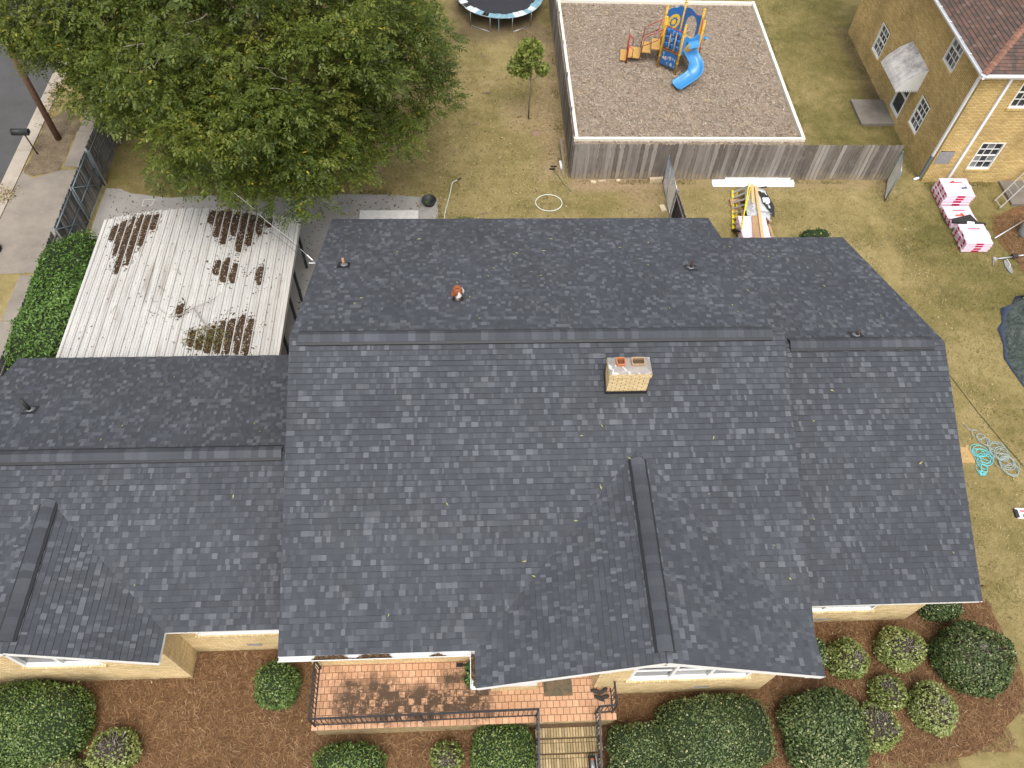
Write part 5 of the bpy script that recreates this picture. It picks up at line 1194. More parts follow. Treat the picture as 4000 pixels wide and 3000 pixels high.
def compound_leaves(P, D, L, nl, lw, tone, droop=.25):
    "compound leaves at P along unit D: nl leaflets each; returns quads and tones"
    n = len(P); up_ = np.array([0, 0, 1.0]); side = np.cross(D, up_); side /= np.linalg.norm(side, axis=1)[:, None]+1e-9; nrm = np.cross(side, D)
    Q, Tn = [], []
    for j in range(nl):
        t_ = (.18+.82*(j//2)/max(1, (nl-1)//2)); s_ = 0 if j == nl-1 else (1 if j % 2 else -1)
        base = P+D*(L*t_)[:, None]-up_*(droop*L*t_*t_)[:, None]
        dirn = D*(.55 if s_ else 1)+side*(.85*s_)+nrm*rng.normal(-.05, .3, n)[:, None]-up_*.10; dirn /= np.linalg.norm(dirn, axis=1)[:, None]
        wv = np.cross(dirn, nrm+rng.normal(0, .35, (n, 3))); wv /= np.linalg.norm(wv, axis=1)[:, None]+1e-9
        ll = L*rng.uniform(.34, .48, n); ww = ll*lw
        tip = base+dirn*ll[:, None]; tip[:, 2] -= ll*.06
        Q.append(np.stack([base, base+dirn*(ll*.5)[:, None]+wv*ww[:, None]/2, tip, base+dirn*(ll*.5)[:, None]-wv*ww[:, None]/2], 1)); Tn.append(np.clip(tone+rng.normal(0, .13, n), 0, 1))
    return np.concatenate(Q), np.concatenate(Tn)
# pecan tree
tree = thing('pecan_tree', 'large spreading pecan tree with dense green crown behind the carport', 'tree', (-7.7, 26.6, 0))
tb = Vector((-7.7, 26.6, 0)); CC = np.array([-7.9, 26.0, 6.8]); CR = np.array([6.45, 8.3, 5.3])
mbt = B(); mbt.tube([tb-up*.1, tb+Vector((.05, 0, .5)), tb+Vector((.1, .1, 1.6)), tb+Vector((.05, .2, 3.2))], [.62, .45, .38, .34], 12, .4); trunk = mbt.build('trunk', 'bark', tree, True)
fork = tb+Vector((.05, .2, 3.0)); tips = []
def limb(a, b, r0, r1, sag=.6, n=6, name='limb'):
    pts = [a.lerp(b, i/n)+Vector((random.gauss(0, .12), random.gauss(0, .12), sag*math.sin(math.pi*i/n)))*(1 if 0 < i < n else 0) for i in range(n+1)]
    B().tube(pts, [r0+(r1-r0)*i/n for i in range(n+1)], 7, random.random()).build(name, 'bark', tree, True); return pts
def crown_pt(th, ph, s=1):
    c_, s_ = math.cos(th), math.sin(th); k = (abs(c_)**2.8+abs(s_)**2.8)**(-1/2.8)
    dth = (th-R(234)+math.pi) % (2*math.pi)-math.pi; k *= 1-.30*math.exp(-(dth/.5)**2)      # a hollow towards the gate
    return Vector(CC+CR*np.array([c_*math.cos(ph)*k, s_*math.cos(ph)*k, math.sin(ph)])*s)
for i in range(9):
    th = 2*math.pi*i/9+.3; e = crown_pt(th, random.uniform(-.25, .75), .62); pts = limb(fork+up*random.uniform(-.4, .6), e, .2, .075)
    for k in range(4):
        b = crown_pt(th+random.uniform(-.5, .5), random.uniform(-.45, 1.2), .9); limb(pts[random.randint(3, 6)], b, .06, .018, .3, 5, 'branch')
Ps, Ds, Tn = [], [], []
lobes = []
while len(lobes) < 92:
    best = None
    for _ in range(14):
        th = random.uniform(0, 2*math.pi); ph = math.asin(random.uniform(-.74, .96)); p = np.array(crown_pt(th, ph, random.uniform(.74, .96)))
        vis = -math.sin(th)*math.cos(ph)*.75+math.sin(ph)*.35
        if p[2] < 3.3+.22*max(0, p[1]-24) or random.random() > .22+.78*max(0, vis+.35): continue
        d_ = min([np.linalg.norm(p-l[0]) for l in lobes] or [9])
        if best is None or d_ > best[0]: best = (d_, p)
    if best: lobes.append((best[1], random.uniform(1.15, 2.0), random.gauss(0, .12)))
for x, y, z, r_ in ((-5.5, 18.9, 4.5, 1.2), (-7.2, 19.2, 4.5, 1.2), (-4.1, 19.6, 4.5, 1.15), (-2.8, 20.6, 4.6, 1.15), (-2.1, 22.4, 4.8, 1.3), (-1.8, 24.6, 5.2, 1.3), (-12.6, 22.9, 4.3, 1.0), (-13.8, 24.6, 5.0, 1.2), (-9.0, 20.0, 4.8, 1.1)): lobes.append((np.array([x, y, z]), r_, random.gauss(.04, .08)))
for p0, r0, t0 in lobes:
    for k in range(int(11*r0)):
        d0 = rng.normal(0, 1, 3); d0[2] = abs(d0[2])*.8-.15; d0 /= np.linalg.norm(d0)
        p = p0+d0*r0*rng.uniform(.62, 1.0)*np.array([1, 1, .72]); rc = random.uniform(.42, .75); n = int(46*rc)
        D0 = rng.normal(0, 1, (n, 3)); D0 /= np.linalg.norm(D0, axis=1)[:, None]
        Pc = p+D0*rc*rng.random((n, 1))**.5*np.array([1, 1, .7])
        Dc = D0*.9+d0*.5+rng.normal(0, .35, (n, 3)); Dc[:, 2] = Dc[:, 2]*.6-.12; Dc /= np.linalg.norm(Dc, axis=1)[:, None]
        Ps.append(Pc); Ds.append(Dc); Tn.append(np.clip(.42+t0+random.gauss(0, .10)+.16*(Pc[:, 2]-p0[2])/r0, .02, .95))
P_ = np.concatenate(Ps); D_ = np.concatenate(Ds); T_ = np.concatenate(Tn)
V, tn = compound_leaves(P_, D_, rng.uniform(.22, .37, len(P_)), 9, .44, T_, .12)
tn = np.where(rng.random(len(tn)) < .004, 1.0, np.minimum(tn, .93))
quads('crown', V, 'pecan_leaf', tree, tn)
# dead twigs sticking through the crown
for i in range(26):
    th = random.uniform(3.4, 6.1); a = crown_pt(th, random.uniform(-.1, .9), .93); pts = [a]; d = Vector((random.gauss(0, 1), random.gauss(-.4, 1), random.gauss(.2, .6))).normalized()
    for k in range(5): d = (d+Vector((random.gauss(0, .35), random.gauss(0, .35), random.gauss(0, .3)))).normalized(); pts.append(pts[-1]+d*.28)
    B().tube(pts, [.018, .015, .012, .009, .006, .004], 5).build('dead_twig', 'grey_twig', tree)
# sapling
sp_ = thing('sapling', 'young slim tree with yellow-green crown on the back lawn', 'tree', (2.53, 27.62, 0))
B().tube([(2.53, 27.62, 0), (2.51, 27.62, .7), (2.55, 27.62, 1.5), (2.5, 27.63, 2.3)], [.035, .03, .026, .018], 8).build('trunk', 'bark', sp_, True)
for a, b in (((2.5, 27.63, 2.2), (2.35, 27.6, 3.4)), ((2.52, 27.62, 1.7), (2.95, 27.6, 2.3)), ((2.52, 27.62, 1.9), (1.95, 27.6, 2.6)), ((2.5, 27.62, 2.1), (2.6, 27.6, 3.1)), ((2.5, 27.62, 2.0), (2.1, 27.7, 3.0))): B().tube([a, b], [.014, .006], 5).build('branch', 'grey_twig', sp_)
ws = [((2.42, 27.6, 3.05), (.55, .5, .62), 620), ((2.0, 27.6, 2.5), (.48, .4, .42), 380), ((2.98, 27.58, 2.35), (.32, .3, .3), 170), ((2.3, 27.6, 2.2), (.3, .3, .25), 90)]
VV = []
for c, r, n in ws:
    o = cloud(c, r, int(n*1.5), (.09, .18), 'sapling_leaf', 'foliage', sp_, None, .8)

# ------------------------------------------------------------------ clipped shrubs
def shrub_fn(rx, ry, h, n, m, seed):
    am = .45 if n >= 4 else 1.15
    ph = [random.uniform(0, 6.28) for _ in range(6)]
    def f(D):
        x, y, z = np.abs(D[:, 0]), np.abs(D[:, 1]), np.abs(D[:, 2])
        t_ = (((x/rx)**n+(y/ry)**n)**(m/n)+(z/h)**m)**(-1/m)
        l = 1+am*(.045*np.sin(5*D[:, 0]+ph[0]+3*D[:, 2])+.04*np.sin(6*D[:, 1]+ph[1])+.03*np.sin(11*D[:, 0]+9*D[:, 1]+ph[2])+.02*np.sin(17*D[:, 0]-15*D[:, 1]+ph[3]))
        return D*(t_*l)[:, None]
    return f
def shrub(label, c, rx, ry, h, mat='box_leaf', n=2.2, m=2.6, dens=900, size=(.03, .055), core='core_dark', bare=None, rot=0, cat='shrub', group=None, tone=(.45, .2), z0=.02, fuzz=.06, name='shrub', asp=.55):
    sk = .85 if mat == 'pale_leaf' else (1 if name == 'hedge' or n >= 4 else .93); rx, ry = rx*sk, ry*sk
    o = thing(name, label, cat, (c[0], c[1], 0), group)
    f = shrub_fn(rx, ry, h, n, m, 0); cr, sr = math.cos(rot), math.sin(rot)
    hh = .30*h    # widest a little above the ground
    def place(P): 
        Q = P.copy(); Q[:, 0] = P[:, 0]*cr-P[:, 1]*sr+c[0]; Q[:, 1] = P[:, 0]*sr+P[:, 1]*cr+c[1]; Q[:, 2] = np.maximum(P[:, 2]*np.where(P[:, 2] > 0, .70, .28)+hh, z0); return Q
    # inner body
    nu, nv = 48, 20; D = np.array([[math.cos(2*math.pi*i/nu)*math.cos(a), math.sin(2*math.pi*i/nu)*math.cos(a), math.sin(a)] for a in np.linspace(-1.5, 1.5, nv) for i in range(nu)])
    Vc = place(f(D)*(.80 if bare else .93)); mb = B(); mb.add([tuple(v) for v in Vc], [(j*nu+i, j*nu+(i+1) % nu, (j+1)*nu+(i+1) % nu, (j+1)*nu+i) for j in range(nv-1) for i in range(nu)]+[tuple(range((nv-1)*nu, nv*nu))]); mb.build('branches', 'core_twiggy' if bare else core, o, True)
    k = int(1.5*dens*(2*math.pi*((rx*ry)**.8+ (rx*h)**.8+(ry*h)**.8)/3)*1.25); D = rng.normal(0, 1, (k, 3)); D /= np.linalg.norm(D, axis=1)[:, None]; D = D[D[:, 2] > -.75]
    S = f(D); k = len(D)
    # even the density out: weight by surface stretch
    P = S*(1-np.abs(rng.normal(0, fuzz, k))+np.where(rng.random(k) < .06, rng.uniform(0, .05, k), 0))[:, None]; P += rng.normal(0, .008, (k, 3))
    keep = np.ones(k, bool)
    if bare:
        for bx_, by_, br_ in bare: keep &= ~((np.hypot(S[:, 0]/rx-bx_, S[:, 1]/ry-by_)+rng.normal(0, .10, k) < br_) & (D[:, 2] > 0) & (rng.random(k) < .9))
    patch = np.sin(D[:, 0]*4+random.uniform(0, 6))*np.sin(D[:, 1]*4+random.uniform(0, 6))*.10
    P, S, D, patch = P[keep], S[keep], D[keep], patch[keep]; k = len(P)
    N = D/np.array([rx, ry, h]); N /= np.linalg.norm(N, axis=1)[:, None]
    W = place(P); a = N*.35+rng.normal(0, .8, (k, 3)); a -= N*(np.sum(a*N, 1)*.55)[:, None]; a /= np.linalg.norm(a, axis=1)[:, None]
    b = np.cross(N+rng.normal(0, .5, (k, 3)), a); b /= np.linalg.norm(b, axis=1)[:, None]; L = 1.45*rng.uniform(*size, k)[:, None]
    V = np.stack([W, W+a*L*.5+b*L*asp/2, W+a*L, W+a*L*.5-b*L*asp/2], 1); V[:, :, 2] = np.maximum(V[:, :, 2], z0)
    tn = np.clip(rng.normal(tone[0], tone[1], k)+patch, 0, .92); tn = np.where(rng.random(k) < .012, 1, tn)
    quads('foliage', V, mat, o, tn)
    if bare:
        tw = B()
        for bx_, by_, br_ in bare:
            for i in range(int(260*br_*rx)):
                a0 = random.uniform(0, 6.28); r_ = br_*math.sqrt(random.random()); x, y = (bx_+r_*math.cos(a0))*rx, (by_+r_*math.sin(a0))*ry
                p = np.array([[x/rx, y/ry, max(.15, 1-(x/rx)**2-(y/ry)**2)**.5]]); top = place(f(p/np.linalg.norm(p))*.93)[0]
                base = Vector((c[0]+(top[0]-c[0])*.55+random.gauss(0, .04), c[1]+(top[1]-c[1])*.55+random.gauss(0, .04), top[2]-.16)); e = Vector(top)+Vector((random.gauss(0, .05), random.gauss(0, .05), random.uniform(0, .05)))
                mid = base.lerp(e, .5)+Vector((random.gauss(0, .03), random.gauss(0, .03), .02)); tw.tube([base, mid, e], [.009, .007, .004], 3, caps=False)
        tw.build('twigs', 'grey_twig', o)['kind'] = 'stuff'
    return o
shrub('long dark boxwood hedge in the corner below the twin window', (-10.95, 4.12), 1.62, .98, 1.0, n=4, m=3.2, dens=1150, tone=(.5, .2))
shrub('pale variegated shrub with bare twiggy top beside the dark hedge', (-8.68, 3.48), .66, .56, .80, 'pale_leaf', dens=520, core='core_olive', bare=[(.1, .15, .55)], size=(.035, .07))
shrub('low yellow-green shrub at the corner of the dark hedge', (-9.85, 3.02), .75, .42, .62, 'pale_leaf', dens=620, core='core_olive', size=(.03, .06), tone=(.6, .2))
shrub('round dark green ball shrub between the wing and terrace', (-5.0, 4.88), .57, .58, .92, dens=1200, tone=(.5, .2))
shrub('round clipped shrub in front of the stained terrace', (-3.1, 2.86), .90, .68, .85, dens=1150, tone=(.52, .2))
shrub('small ragged pale shrub between the two clipped shrubs', (-.75, 3.1), .46, .37, .62, 'pale_leaf', dens=420, core='core_olive', bare=[(0, -.5, .4)], size=(.04, .08), fuzz=.16, tone=(.4, .22))
shrub('square clipped boxwood beside the brick steps', (.62, 2.98), .74, .75, .85, n=5, m=5, dens=1350, tone=(.55, .2))
shrub('clipped holly hedge block next to the stair handrail', (3.98, 2.86), .86, .84, .85, 'holly_leaf', n=3.2, m=4, dens=1250, tone=(.5, .24))
shrub('long clipped holly hedge under the wide window', (5.86, 3.36), 1.42, .86, .95, 'holly_leaf', n=4.5, m=4.5, dens=1300, tone=(.48, .24), rot=.04)
shrub('big rounded dark green shrub at the gable corner', (8.6, 3.32), 1.10, 1.06, 1.15, 'holly_leaf', n=2.3, m=3, dens=1300, size=(.035, .065), tone=(.5, .22))
shrub('round variegated shrub nearest the wing wall vent', (9.76, 5.06), .60, .56, .75, 'pale_leaf', dens=680, core='core_olive', bare=[(.25, -.05, .3), (-.1, -.55, .25)], size=(.035, .07))
shrub('round variegated shrub with a hole on top below the eave corner', (11.2, 5.28), .68, .62, .85, 'pale_leaf', dens=700, core='core_olive', bare=[(.05, -.15, .42)], size=(.035, .07), tone=(.55, .2))
shrub('large round dark shrub at the lawn edge', (13.05, 4.97), 1.05, .96, 1.15, 'holly_leaf', dens=1250, size=(.035, .06), tone=(.36, .2), bare=[(0, .1, .12)])
shrub('small ragged variegated shrub in the middle of the group', (10.6, 4.2), .52, .48, .68, 'pale_leaf', dens=600, core='core_olive', bare=[(-.3, .45, .35)], size=(.035, .075), fuzz=.13, tone=(.45, .2))
shrub('bright oval variegated shrub near the lower lawn', (11.6, 3.77), .62, .72, .85, 'pale_leaf', dens=820, core='core_olive', bare=[(.2, .15, .22), (.2, -.4, .15)], size=(.03, .06), tone=(.6, .18))
shrub('half dead variegated shrub with bare brown twigs', (10.0, 3.38), .60, .64, .80, 'pale_leaf', dens=620, core='core_olive', bare=[(-.05, .1, .72)], size=(.035, .065))
shrub('narrow green shrub half hidden behind the gable eave', (8.75, 5.25), .50, .42, .75, 'holly_leaf', dens=1000, tone=(.6, .2))
shrub('low dark shrub under the far eave corner of the wing', (12.75, 6.35), .60, .35, .6, 'holly_leaf', dens=1000, tone=(.4, .2))
shrub('bright green hedge between street fence and carport', (-12.98, 16.6), .98, 3.15, 2.3, 'bright_leaf', n=3.5, m=3, dens=900, size=(.05, .10), fuzz=.05, tone=(.5, .22), asp=.45, name='hedge', cat='hedge')
shrub('loose leafy shrub at the gate end of the hedge', (-13.3, 19.3), .45, .45, 1.2, 'bright_leaf', dens=420, size=(.05, .09), fuzz=.25, tone=(.35, .2))
shrub('small green weed clump at the rear eave by the timber stack', (12.75, 20.15), .62, .34, .85, 'bright_leaf', dens=500, size=(.05, .09), fuzz=.3, tone=(.35, .2), core='core_dark')

# ------------------------------------------------------------------ street furniture, wires
up_ = thing('utility_pole', 'tall brown wooden utility pole beside the street', 'pole', (-16.4, 26.25, 0))
B().tube([(-16.4, 26.25, -.1), (-16.4, 26.25, 3), (-16.42, 26.26, 10.5)], [.125, .115, .10], 14).build('pole_shaft', 'post_wood', up_, True)
B().bar((-17.3, 26.25, 9.6), (-15.5, 26.25, 9.6), .1, .12).build('crossarm', 'post_wood', up_)
mbx = thing('mailbox', 'black kerbside mailbox on a thin post', 'mailbox', (-16.95, 25.34, 0))
B().tube([(-16.95, 25.34, 0), (-17.0, 25.32, 1.0)], .028, 8).build('post', 'rust_dark', mbx, True)
q = B(); n = 9; pf = [(-.11, 0)]+[(.11*-math.cos(math.pi*i/n), .12+.09*math.sin(math.pi*i/n)) for i in range(n+1)]+[(.11, 0)]; k = len(pf)
q.add([(x, 25.32+u, 1.0+z) for x in (-17.42, -16.78) for u, z in pf], [tuple(range(k)), tuple(range(2*k-1, k-1, -1))]+[(i, (i+1) % k, k+(i+1) % k, k+i) for i in range(k)]); q.build('box', 'dark_plastic', mbx, True)
B().box(-17.43, -17.415, 25.22, 25.42, 1.01, 1.14).build('door', 'blue_steel', mbx)
ty = thing('tyre', 'black rubber tyre at the edge of the driveway', 'tyre', (-17.02, 20.15, .02)); q = B(); q.lathe((-17.02, 20.15, .014), [(.17, .05), (.22, 0), (.30, 0), (.33, .05), (.33, .13), (.30, .18), (.22, .18), (.17, .13), (.17, .05)], 24); q.build('tread', 'black_rubber', ty, True)
def cable(a, b, sag, n=24, tw=0, ph=0):
    a, b = Vector(a), Vector(b); out = []
    for i in range(n+1):
        t_ = i/n; p = a.lerp(b, t_)-Vector((0, 0, 4*sag*t_*(1-t_)))
        if tw: p += Vector((0, tw*math.cos(t_*60+ph), tw*math.sin(t_*60+ph)))
        out.append(p)
    return out
tag(B().tube(cable((-4.32, 15.02, 4.95), (-16.35, 26.2, 8.2), .35, 90, .018), .009, 5).build('service_cable', 'wire_black', None, True), 'twisted black cable running from the roof edge through the tree', 'cable')
tag(B().tube(cable((-4.32, 15.02, 4.95), (-16.35, 26.2, 8.2), .37, 90, .018, 3.1), .0045, 5).build('service_cable', 'wire_white', None, True), 'pale bare wire twisted round the black roof cable', 'cable')
tag(B().tube(cable((-4.4, 14.95, 4.85), (-16.35, 26.2, 7.3), .45, 40), .006, 4).build('telephone_wire', 'wire_black', None, True), 'thin dark wire below the twisted cable', 'cable')
sb_ = thing('cable_bracket', 'white insulator bracket at the roof edge above the patio', 'bracket', (-4.27, 15, 4.8)); B().tube([(-4.26, 15.0, 4.78), (-4.34, 15.02, 4.95)], .014, 6).build('arm', 'galvanised', sb_); B().tube([(-4.34, 15.02, 4.93), (-4.5, 15.15, 5.0)], .016, 6).build('insulator', 'paper_white', sb_); B().tube([(-4.3, 15.0, 4.84), (-4.46, 14.98, 4.86)], .012, 6).build('clip', 'paper_white', sb_)

# ------------------------------------------------------------------ back lawn bits
def coil(c, r, turns, z, n=40, drift=(0, 0), jr=.15, jc=.03, sq=1):
    pts = []; N = int(turns*n)
    ph = random.uniform(0, 6.28); f = 0; cx, cy = c
    for i in range(N):
        t_ = i/n; a = 2*math.pi*t_+ph; rr_ = r*(1+jr*math.sin(a*.37+ph)+jr*.5*math.sin(a*1.31))
        pts.append((cx+drift[0]*i/N+rr_*math.cos(a)+jc*math.sin(a*.23), cy+drift[1]*i/N+rr_*sq*math.sin(a)+jc*math.cos(a*.31), z+.012*(1+math.sin(a*.77))))
    return pts
tag(B().tube([(3.05+.51*math.cos(i*math.pi/24), 22.52+.45*math.sin(i*math.pi/24), .03) for i in range(48)], .016, 7, closed=True).build('hula_hoop', 'hoop', None, True), 'pale hoop lying flat on the dry lawn', 'hoop')
hz = thing('garden_hose', 'pale garden hose end with spray nozzle on the lawn', 'hose', (-.7, 23, 0))
B().tube(spline([Vector(p) for p in ((-1.02, 20.4, .025), (-.97, 21.68, .025), (-.9, 22.26, .025), (-.76, 23.02, .025), (-.67, 23.63, .025), (-.48, 23.8, .03))], 6), .016, 7).build('tube', 'pale_hose', hz, True); B().tube([(-.48, 23.8, .03), (-.33, 23.9, .05)], [.022, .03], 8).build('nozzle', 'dark_plastic', hz, True)
tub = thing('plant_tub', 'round black plastic tub with weeds on the patio corner', 'tub', (-1.55, 22.5, 0)); B().lathe((-1.55, 22.5, .013), [(0, .01), (.21, .01), (.26, .2), (.285, .2), (.285, .215), (.24, .215), (.22, .09), (0, .08)], 24).build('pot', 'dark_plastic', tub, True)
cloud((-1.62, 22.42, .13), (.12, .12, .05), 60, (.05, .09), 'bright_leaf', 'weeds', tub)
rk = B(); rk.lathe((-3.72, 24.4, 0), [(.28, 0), (.27, .12), (.2, .2), (.1, .24), (0, .25)], 10); o = rk.build('stump', 'stump', None, True); tag(o, 'low brown tree stump at the edge of the big crown', 'stump')
for i, v in enumerate(o.data.vertices): v.co.x += .05*math.sin(i*2.1); v.co.y += .05*math.cos(i*1.7)
for x, y, a, L, lab in ((.77, 31.98, 1.2, .22, 'short dead branch lying on the lawn near the trampoline'), (.82, 29.34, .1, .4, 'pale split log lying across the back lawn'), (-.72, 28.95, .2, .35, 'brown broken branch on the lawn close to the crown'), (-.3, 28.64, .6, .3, 'clump of dead twigs beside the broken branch'), (.29, 27.25, .4, .25, 'small dead branch in the middle of the lawn'), (-.58, 25.5, 1.1, .3, 'dead twig bundle on the lawn towards the patio'), (.55, 21.95, .3, .25, 'dead twig scrap near the rear eave')):
    b_ = thing('dead_branch', lab, 'branch', (x, y, 0)); d = Vector((math.cos(a), math.sin(a), 0))
    B().tube([Vector((x, y, .03))-d*L/2, Vector((x, y+.02, .045)), Vector((x, y, .03))+d*L/2], [.02, .03, .018], 6).build('stick', 'stump', b_)
    for k in range(4): e = Vector((random.gauss(0, .12), random.gauss(0, .12), random.uniform(.02, .08))); B().tube([Vector((x, y, .035)), Vector((x, y, .0))+e], .007, 4).build('side_twig', 'twig', b_)
tg = thing('pile_of_earth', 'small brown mound of dug earth by the fence', 'mound', (2.78, 26.7, 0)); B().lathe((2.78, 26.7, 0), [(.22, 0), (.17, .05), (.08, .09), (0, .1)], 14).build('soil', 'stump', tg, True)
def tool(label, a, b, mat, head):
    o = thing('garden_tool', label, 'tool', (*a, 0)); B().tube([(*a, .03), (*b, .04)], .014, 6).build('shaft', mat, o, True); d = (Vector(b)-Vector(a)).normalized(); h = Vector(a)
    B().box(h.x-.12, h.x+.12, h.y-.03, h.y+.03, .01, .05).build('head', head, o); return o
tool('wooden handled rake lying by the fence corner', (3.38, 24.6), (3.86, 23.25), 'tool_wood', 'black_rubber'); tool('green handled tool lying beside the wooden rake', (3.32, 24.45), (3.97, 23.14), 'tool_green', 'black_rubber')
for a, b, lab in (((3.72, 25.8, .45), (3.8, 24.6, .04), 'grey board leaning at the fence corner'), ((3.79, 24.95, .05), (3.74, 24.1, .03), 'narrow grey board lying at the fence foot'), ((3.66, 24.9, .06), (3.70, 24.45, .03), 'short white board among the grey boards')):
    tag(B().bar(a, b, .09, .025).build('board', 'paper_white' if 'white' in lab else 'grey_wood'), lab, 'board')
def rough_block(x, y, lx, ly, h, rz, mat, label, name='brick', cat='brick'):
    M = Matrix.Translation((x, y, 0)) @ Matrix.Rotation(rz, 4, 'Z'); q = B(); q.box(-lx/2, lx/2, -ly/2, ly/2, 0, h, .5, M); tag(q.build(name, mat), label, cat)
rough_block(4.9, 23.68, .22, .11, .07, -.2, 'lime_brick', 'pale brick lying in the dirt below the fence corner'); rough_block(5.25, 23.76, .3, .08, .04, .05, 'stone', 'flat stone in the dirt between the two bricks', 'stone', 'stone'); rough_block(5.9, 23.78, .16, .09, .06, .1, 'lime_brick', 'small brick half buried in the fence dirt'); rough_block(7.4, 23.72, .55, .12, .2, .06, 'stone', 'long rough stone block by the chain link post', 'stone_block', 'stone')
rough_block(7.45, 22.2, .2, .32, .07, .2, 'lime_brick', 'pale rounded stone beside the chain link panel', 'stone', 'stone')
sl = B().box(-4.15, -1.95, 21.3, 22.11, .014, .05); tag(sl.build('painted_board', 'plaster_white'), 'peeling white painted board lying on the patio by the eave', 'board')
ch_ = thing('chalk_outline', 'faint white painted square mark on the patio slab', 'mark', (-12, 22.6, .02))
for a, b in (((-12.3, 22.75), (-11.9, 22.78)), ((-11.9, 22.78), (-11.95, 22.45)), ((-11.95, 22.45), (-12.3, 22.42)), ((-12.3, 22.42), (-12.3, 22.75))): B().bar((*a, .0135), (*b, .0135), .02, .003).build('line', 'plaster_white', ch_)
tag(B().tube(coil((-5.35, 15.6), .3, 4, .03, drift=(.1, .3)), .014, 6).build('orange_hose', 'orange_hose', None, True), 'orange hose coiled on the ground under the carport edge', 'hose')

# ------------------------------------------------------------------ roofing materials and tools
wb = thing('fascia_board', 'long white trim board lying in front of the fence', 'board', (11.3, 23.6, 0)); q = B(); q.add([(9.66, 23.42, .02), (12.93, 23.41, .02), (12.98, 23.62, .07), (13.0, 23.82, .03), (9.7, 23.83, .03), (9.62, 23.62, .07)], [(0, 1, 2, 5), (5, 2, 3, 4)]); q.v += []; q.build('sheet', 'white_vinyl', wb)
B().box(9.68, 12.95, 23.44, 23.8, .005, .02).build('backing', 'white_paint', wb)
tag(B().box(10.21, 12.86, 23.80, 23.905, .0, .10).build('trim_board', 'white_vinyl'), 'second white trim board behind the wide one', 'board')
lad = thing('step_ladder', 'yellow fibreglass step ladder lying against the shingle bundle', 'ladder', (10.2, 21.6, 0))
la, lb, lc, ld_ = Vector((10.38, 23.15, .06)), Vector((9.98, 21.05, .06)), Vector((10.83, 22.95, .62)), Vector((10.06, 20.55, .55))
B().bar(la, lb, .09, .035).build('side_rail', 'ladder_yellow', lad); B().bar(lc, ld_, .035, .10).build('side_rail', 'ladder_yellow', lad); B().bar(la+Vector((.16, -.05, .0)), lb+Vector((.13, .1, .02)), .07, .03).build('rear_rail', 'ladder_yellow', lad); B().bar(lc+Vector((.09, -.08, -.05)), ld_+Vector((.08, .3, -.06)), .03, .06).build('rear_rail', 'ladder_yellow', lad)
for i in range(7): t_ = .07+.135*i; B().bar(la.lerp(lb, t_)+up*.02, lc.lerp(ld_, t_), .12, .03).build('rung', 'aluminium', lad)
B().bar(lb+Vector((-.02, -.05, .0)), ld_+Vector((-.02, -.03, -.1)), .12, .05).build('ladder_top', 'black_rubber', lad); B().tube([lb.lerp(ld_, .1)+up*.05, lb.lerp(ld_, .95)+up*.05], .014, 6).build('spreader', 'aluminium', lad)
def bundle(par_label, x0, x1, y0, y1, z0, z1, rz=0, c=None, group=None, red=(), printed=True, cat='bundle'):
    o = thing('shingle_bundle', par_label, cat, ((x0+x1)/2, (y0+y1)/2, z0), group); M = (Matrix.Translation(c) @ Matrix.Rotation(rz, 4, 'Z') @ Matrix.Translation(-Vector(c))) if c else None
    q = B(); e = .018; vs = []
    for z, i in ((z0, e), (z0+.02, 0), (z1-.02, 0), (z1, e)):
        for x, y in ((x0+i, y0+i), (x1-i, y0+i), (x1-i, y1-i), (x0+i, y1-i)): vs.append((M @ Vector((x, y, z))) if M else Vector((x, y, z)))
    q.add(vs, [(4*k+i, 4*k+(i+1) % 4, 4*k+4+(i+1) % 4, 4*k+4+i) for k in range(3) for i in range(4)]+[(3, 2, 1, 0), (12, 13, 14, 15)]); q.build('wrapper', 'pink_wrap', o)
    for s_, u0, u1 in red:
        q = B(); zz = (z0+.018, z1-.015); g = .004
        if s_ == 'S': vs = [(x0+(x1-x0)*u0, y0-g, zz[0]), (x0+(x1-x0)*u1, y0-g, zz[0]), (x0+(x1-x0)*u1, y0-g, zz[1]), (x0+(x1-x0)*u0, y0-g, zz[1])]
        elif s_ == 'W': vs = [(x0-g, y0+(y1-y0)*u0, zz[0]), (x0-g, y0+(y1-y0)*u1, zz[0]), (x0-g, y0+(y1-y0)*u1, zz[1]), (x0-g, y0+(y1-y0)*u0, zz[1])]
        else: vs = [(x0+(x1-x0)*u0, y0+(y1-y0)*.1, z1+g), (x0+(x1-x0)*u1, y0+(y1-y0)*.1, z1+g), (x0+(x1-x0)*u1, y0+(y1-y0)*.25, z1+g), (x0+(x1-x0)*u0, y0+(y1-y0)*.25, z1+g)]
        q.add([(M @ Vector(v)) if M else v for v in vs], [(0, 1, 2, 3)]); q.build('red_print', 'print_red', o)
    return o
LAY = {2: ['bottom', 'top'], 4: ['bottom', 'second lowest', 'second highest', 'top'], 5: ['bottom', 'second lowest', 'middle layer', 'second highest', 'top']}; ROW = ['house side', 'central', 'fence side']
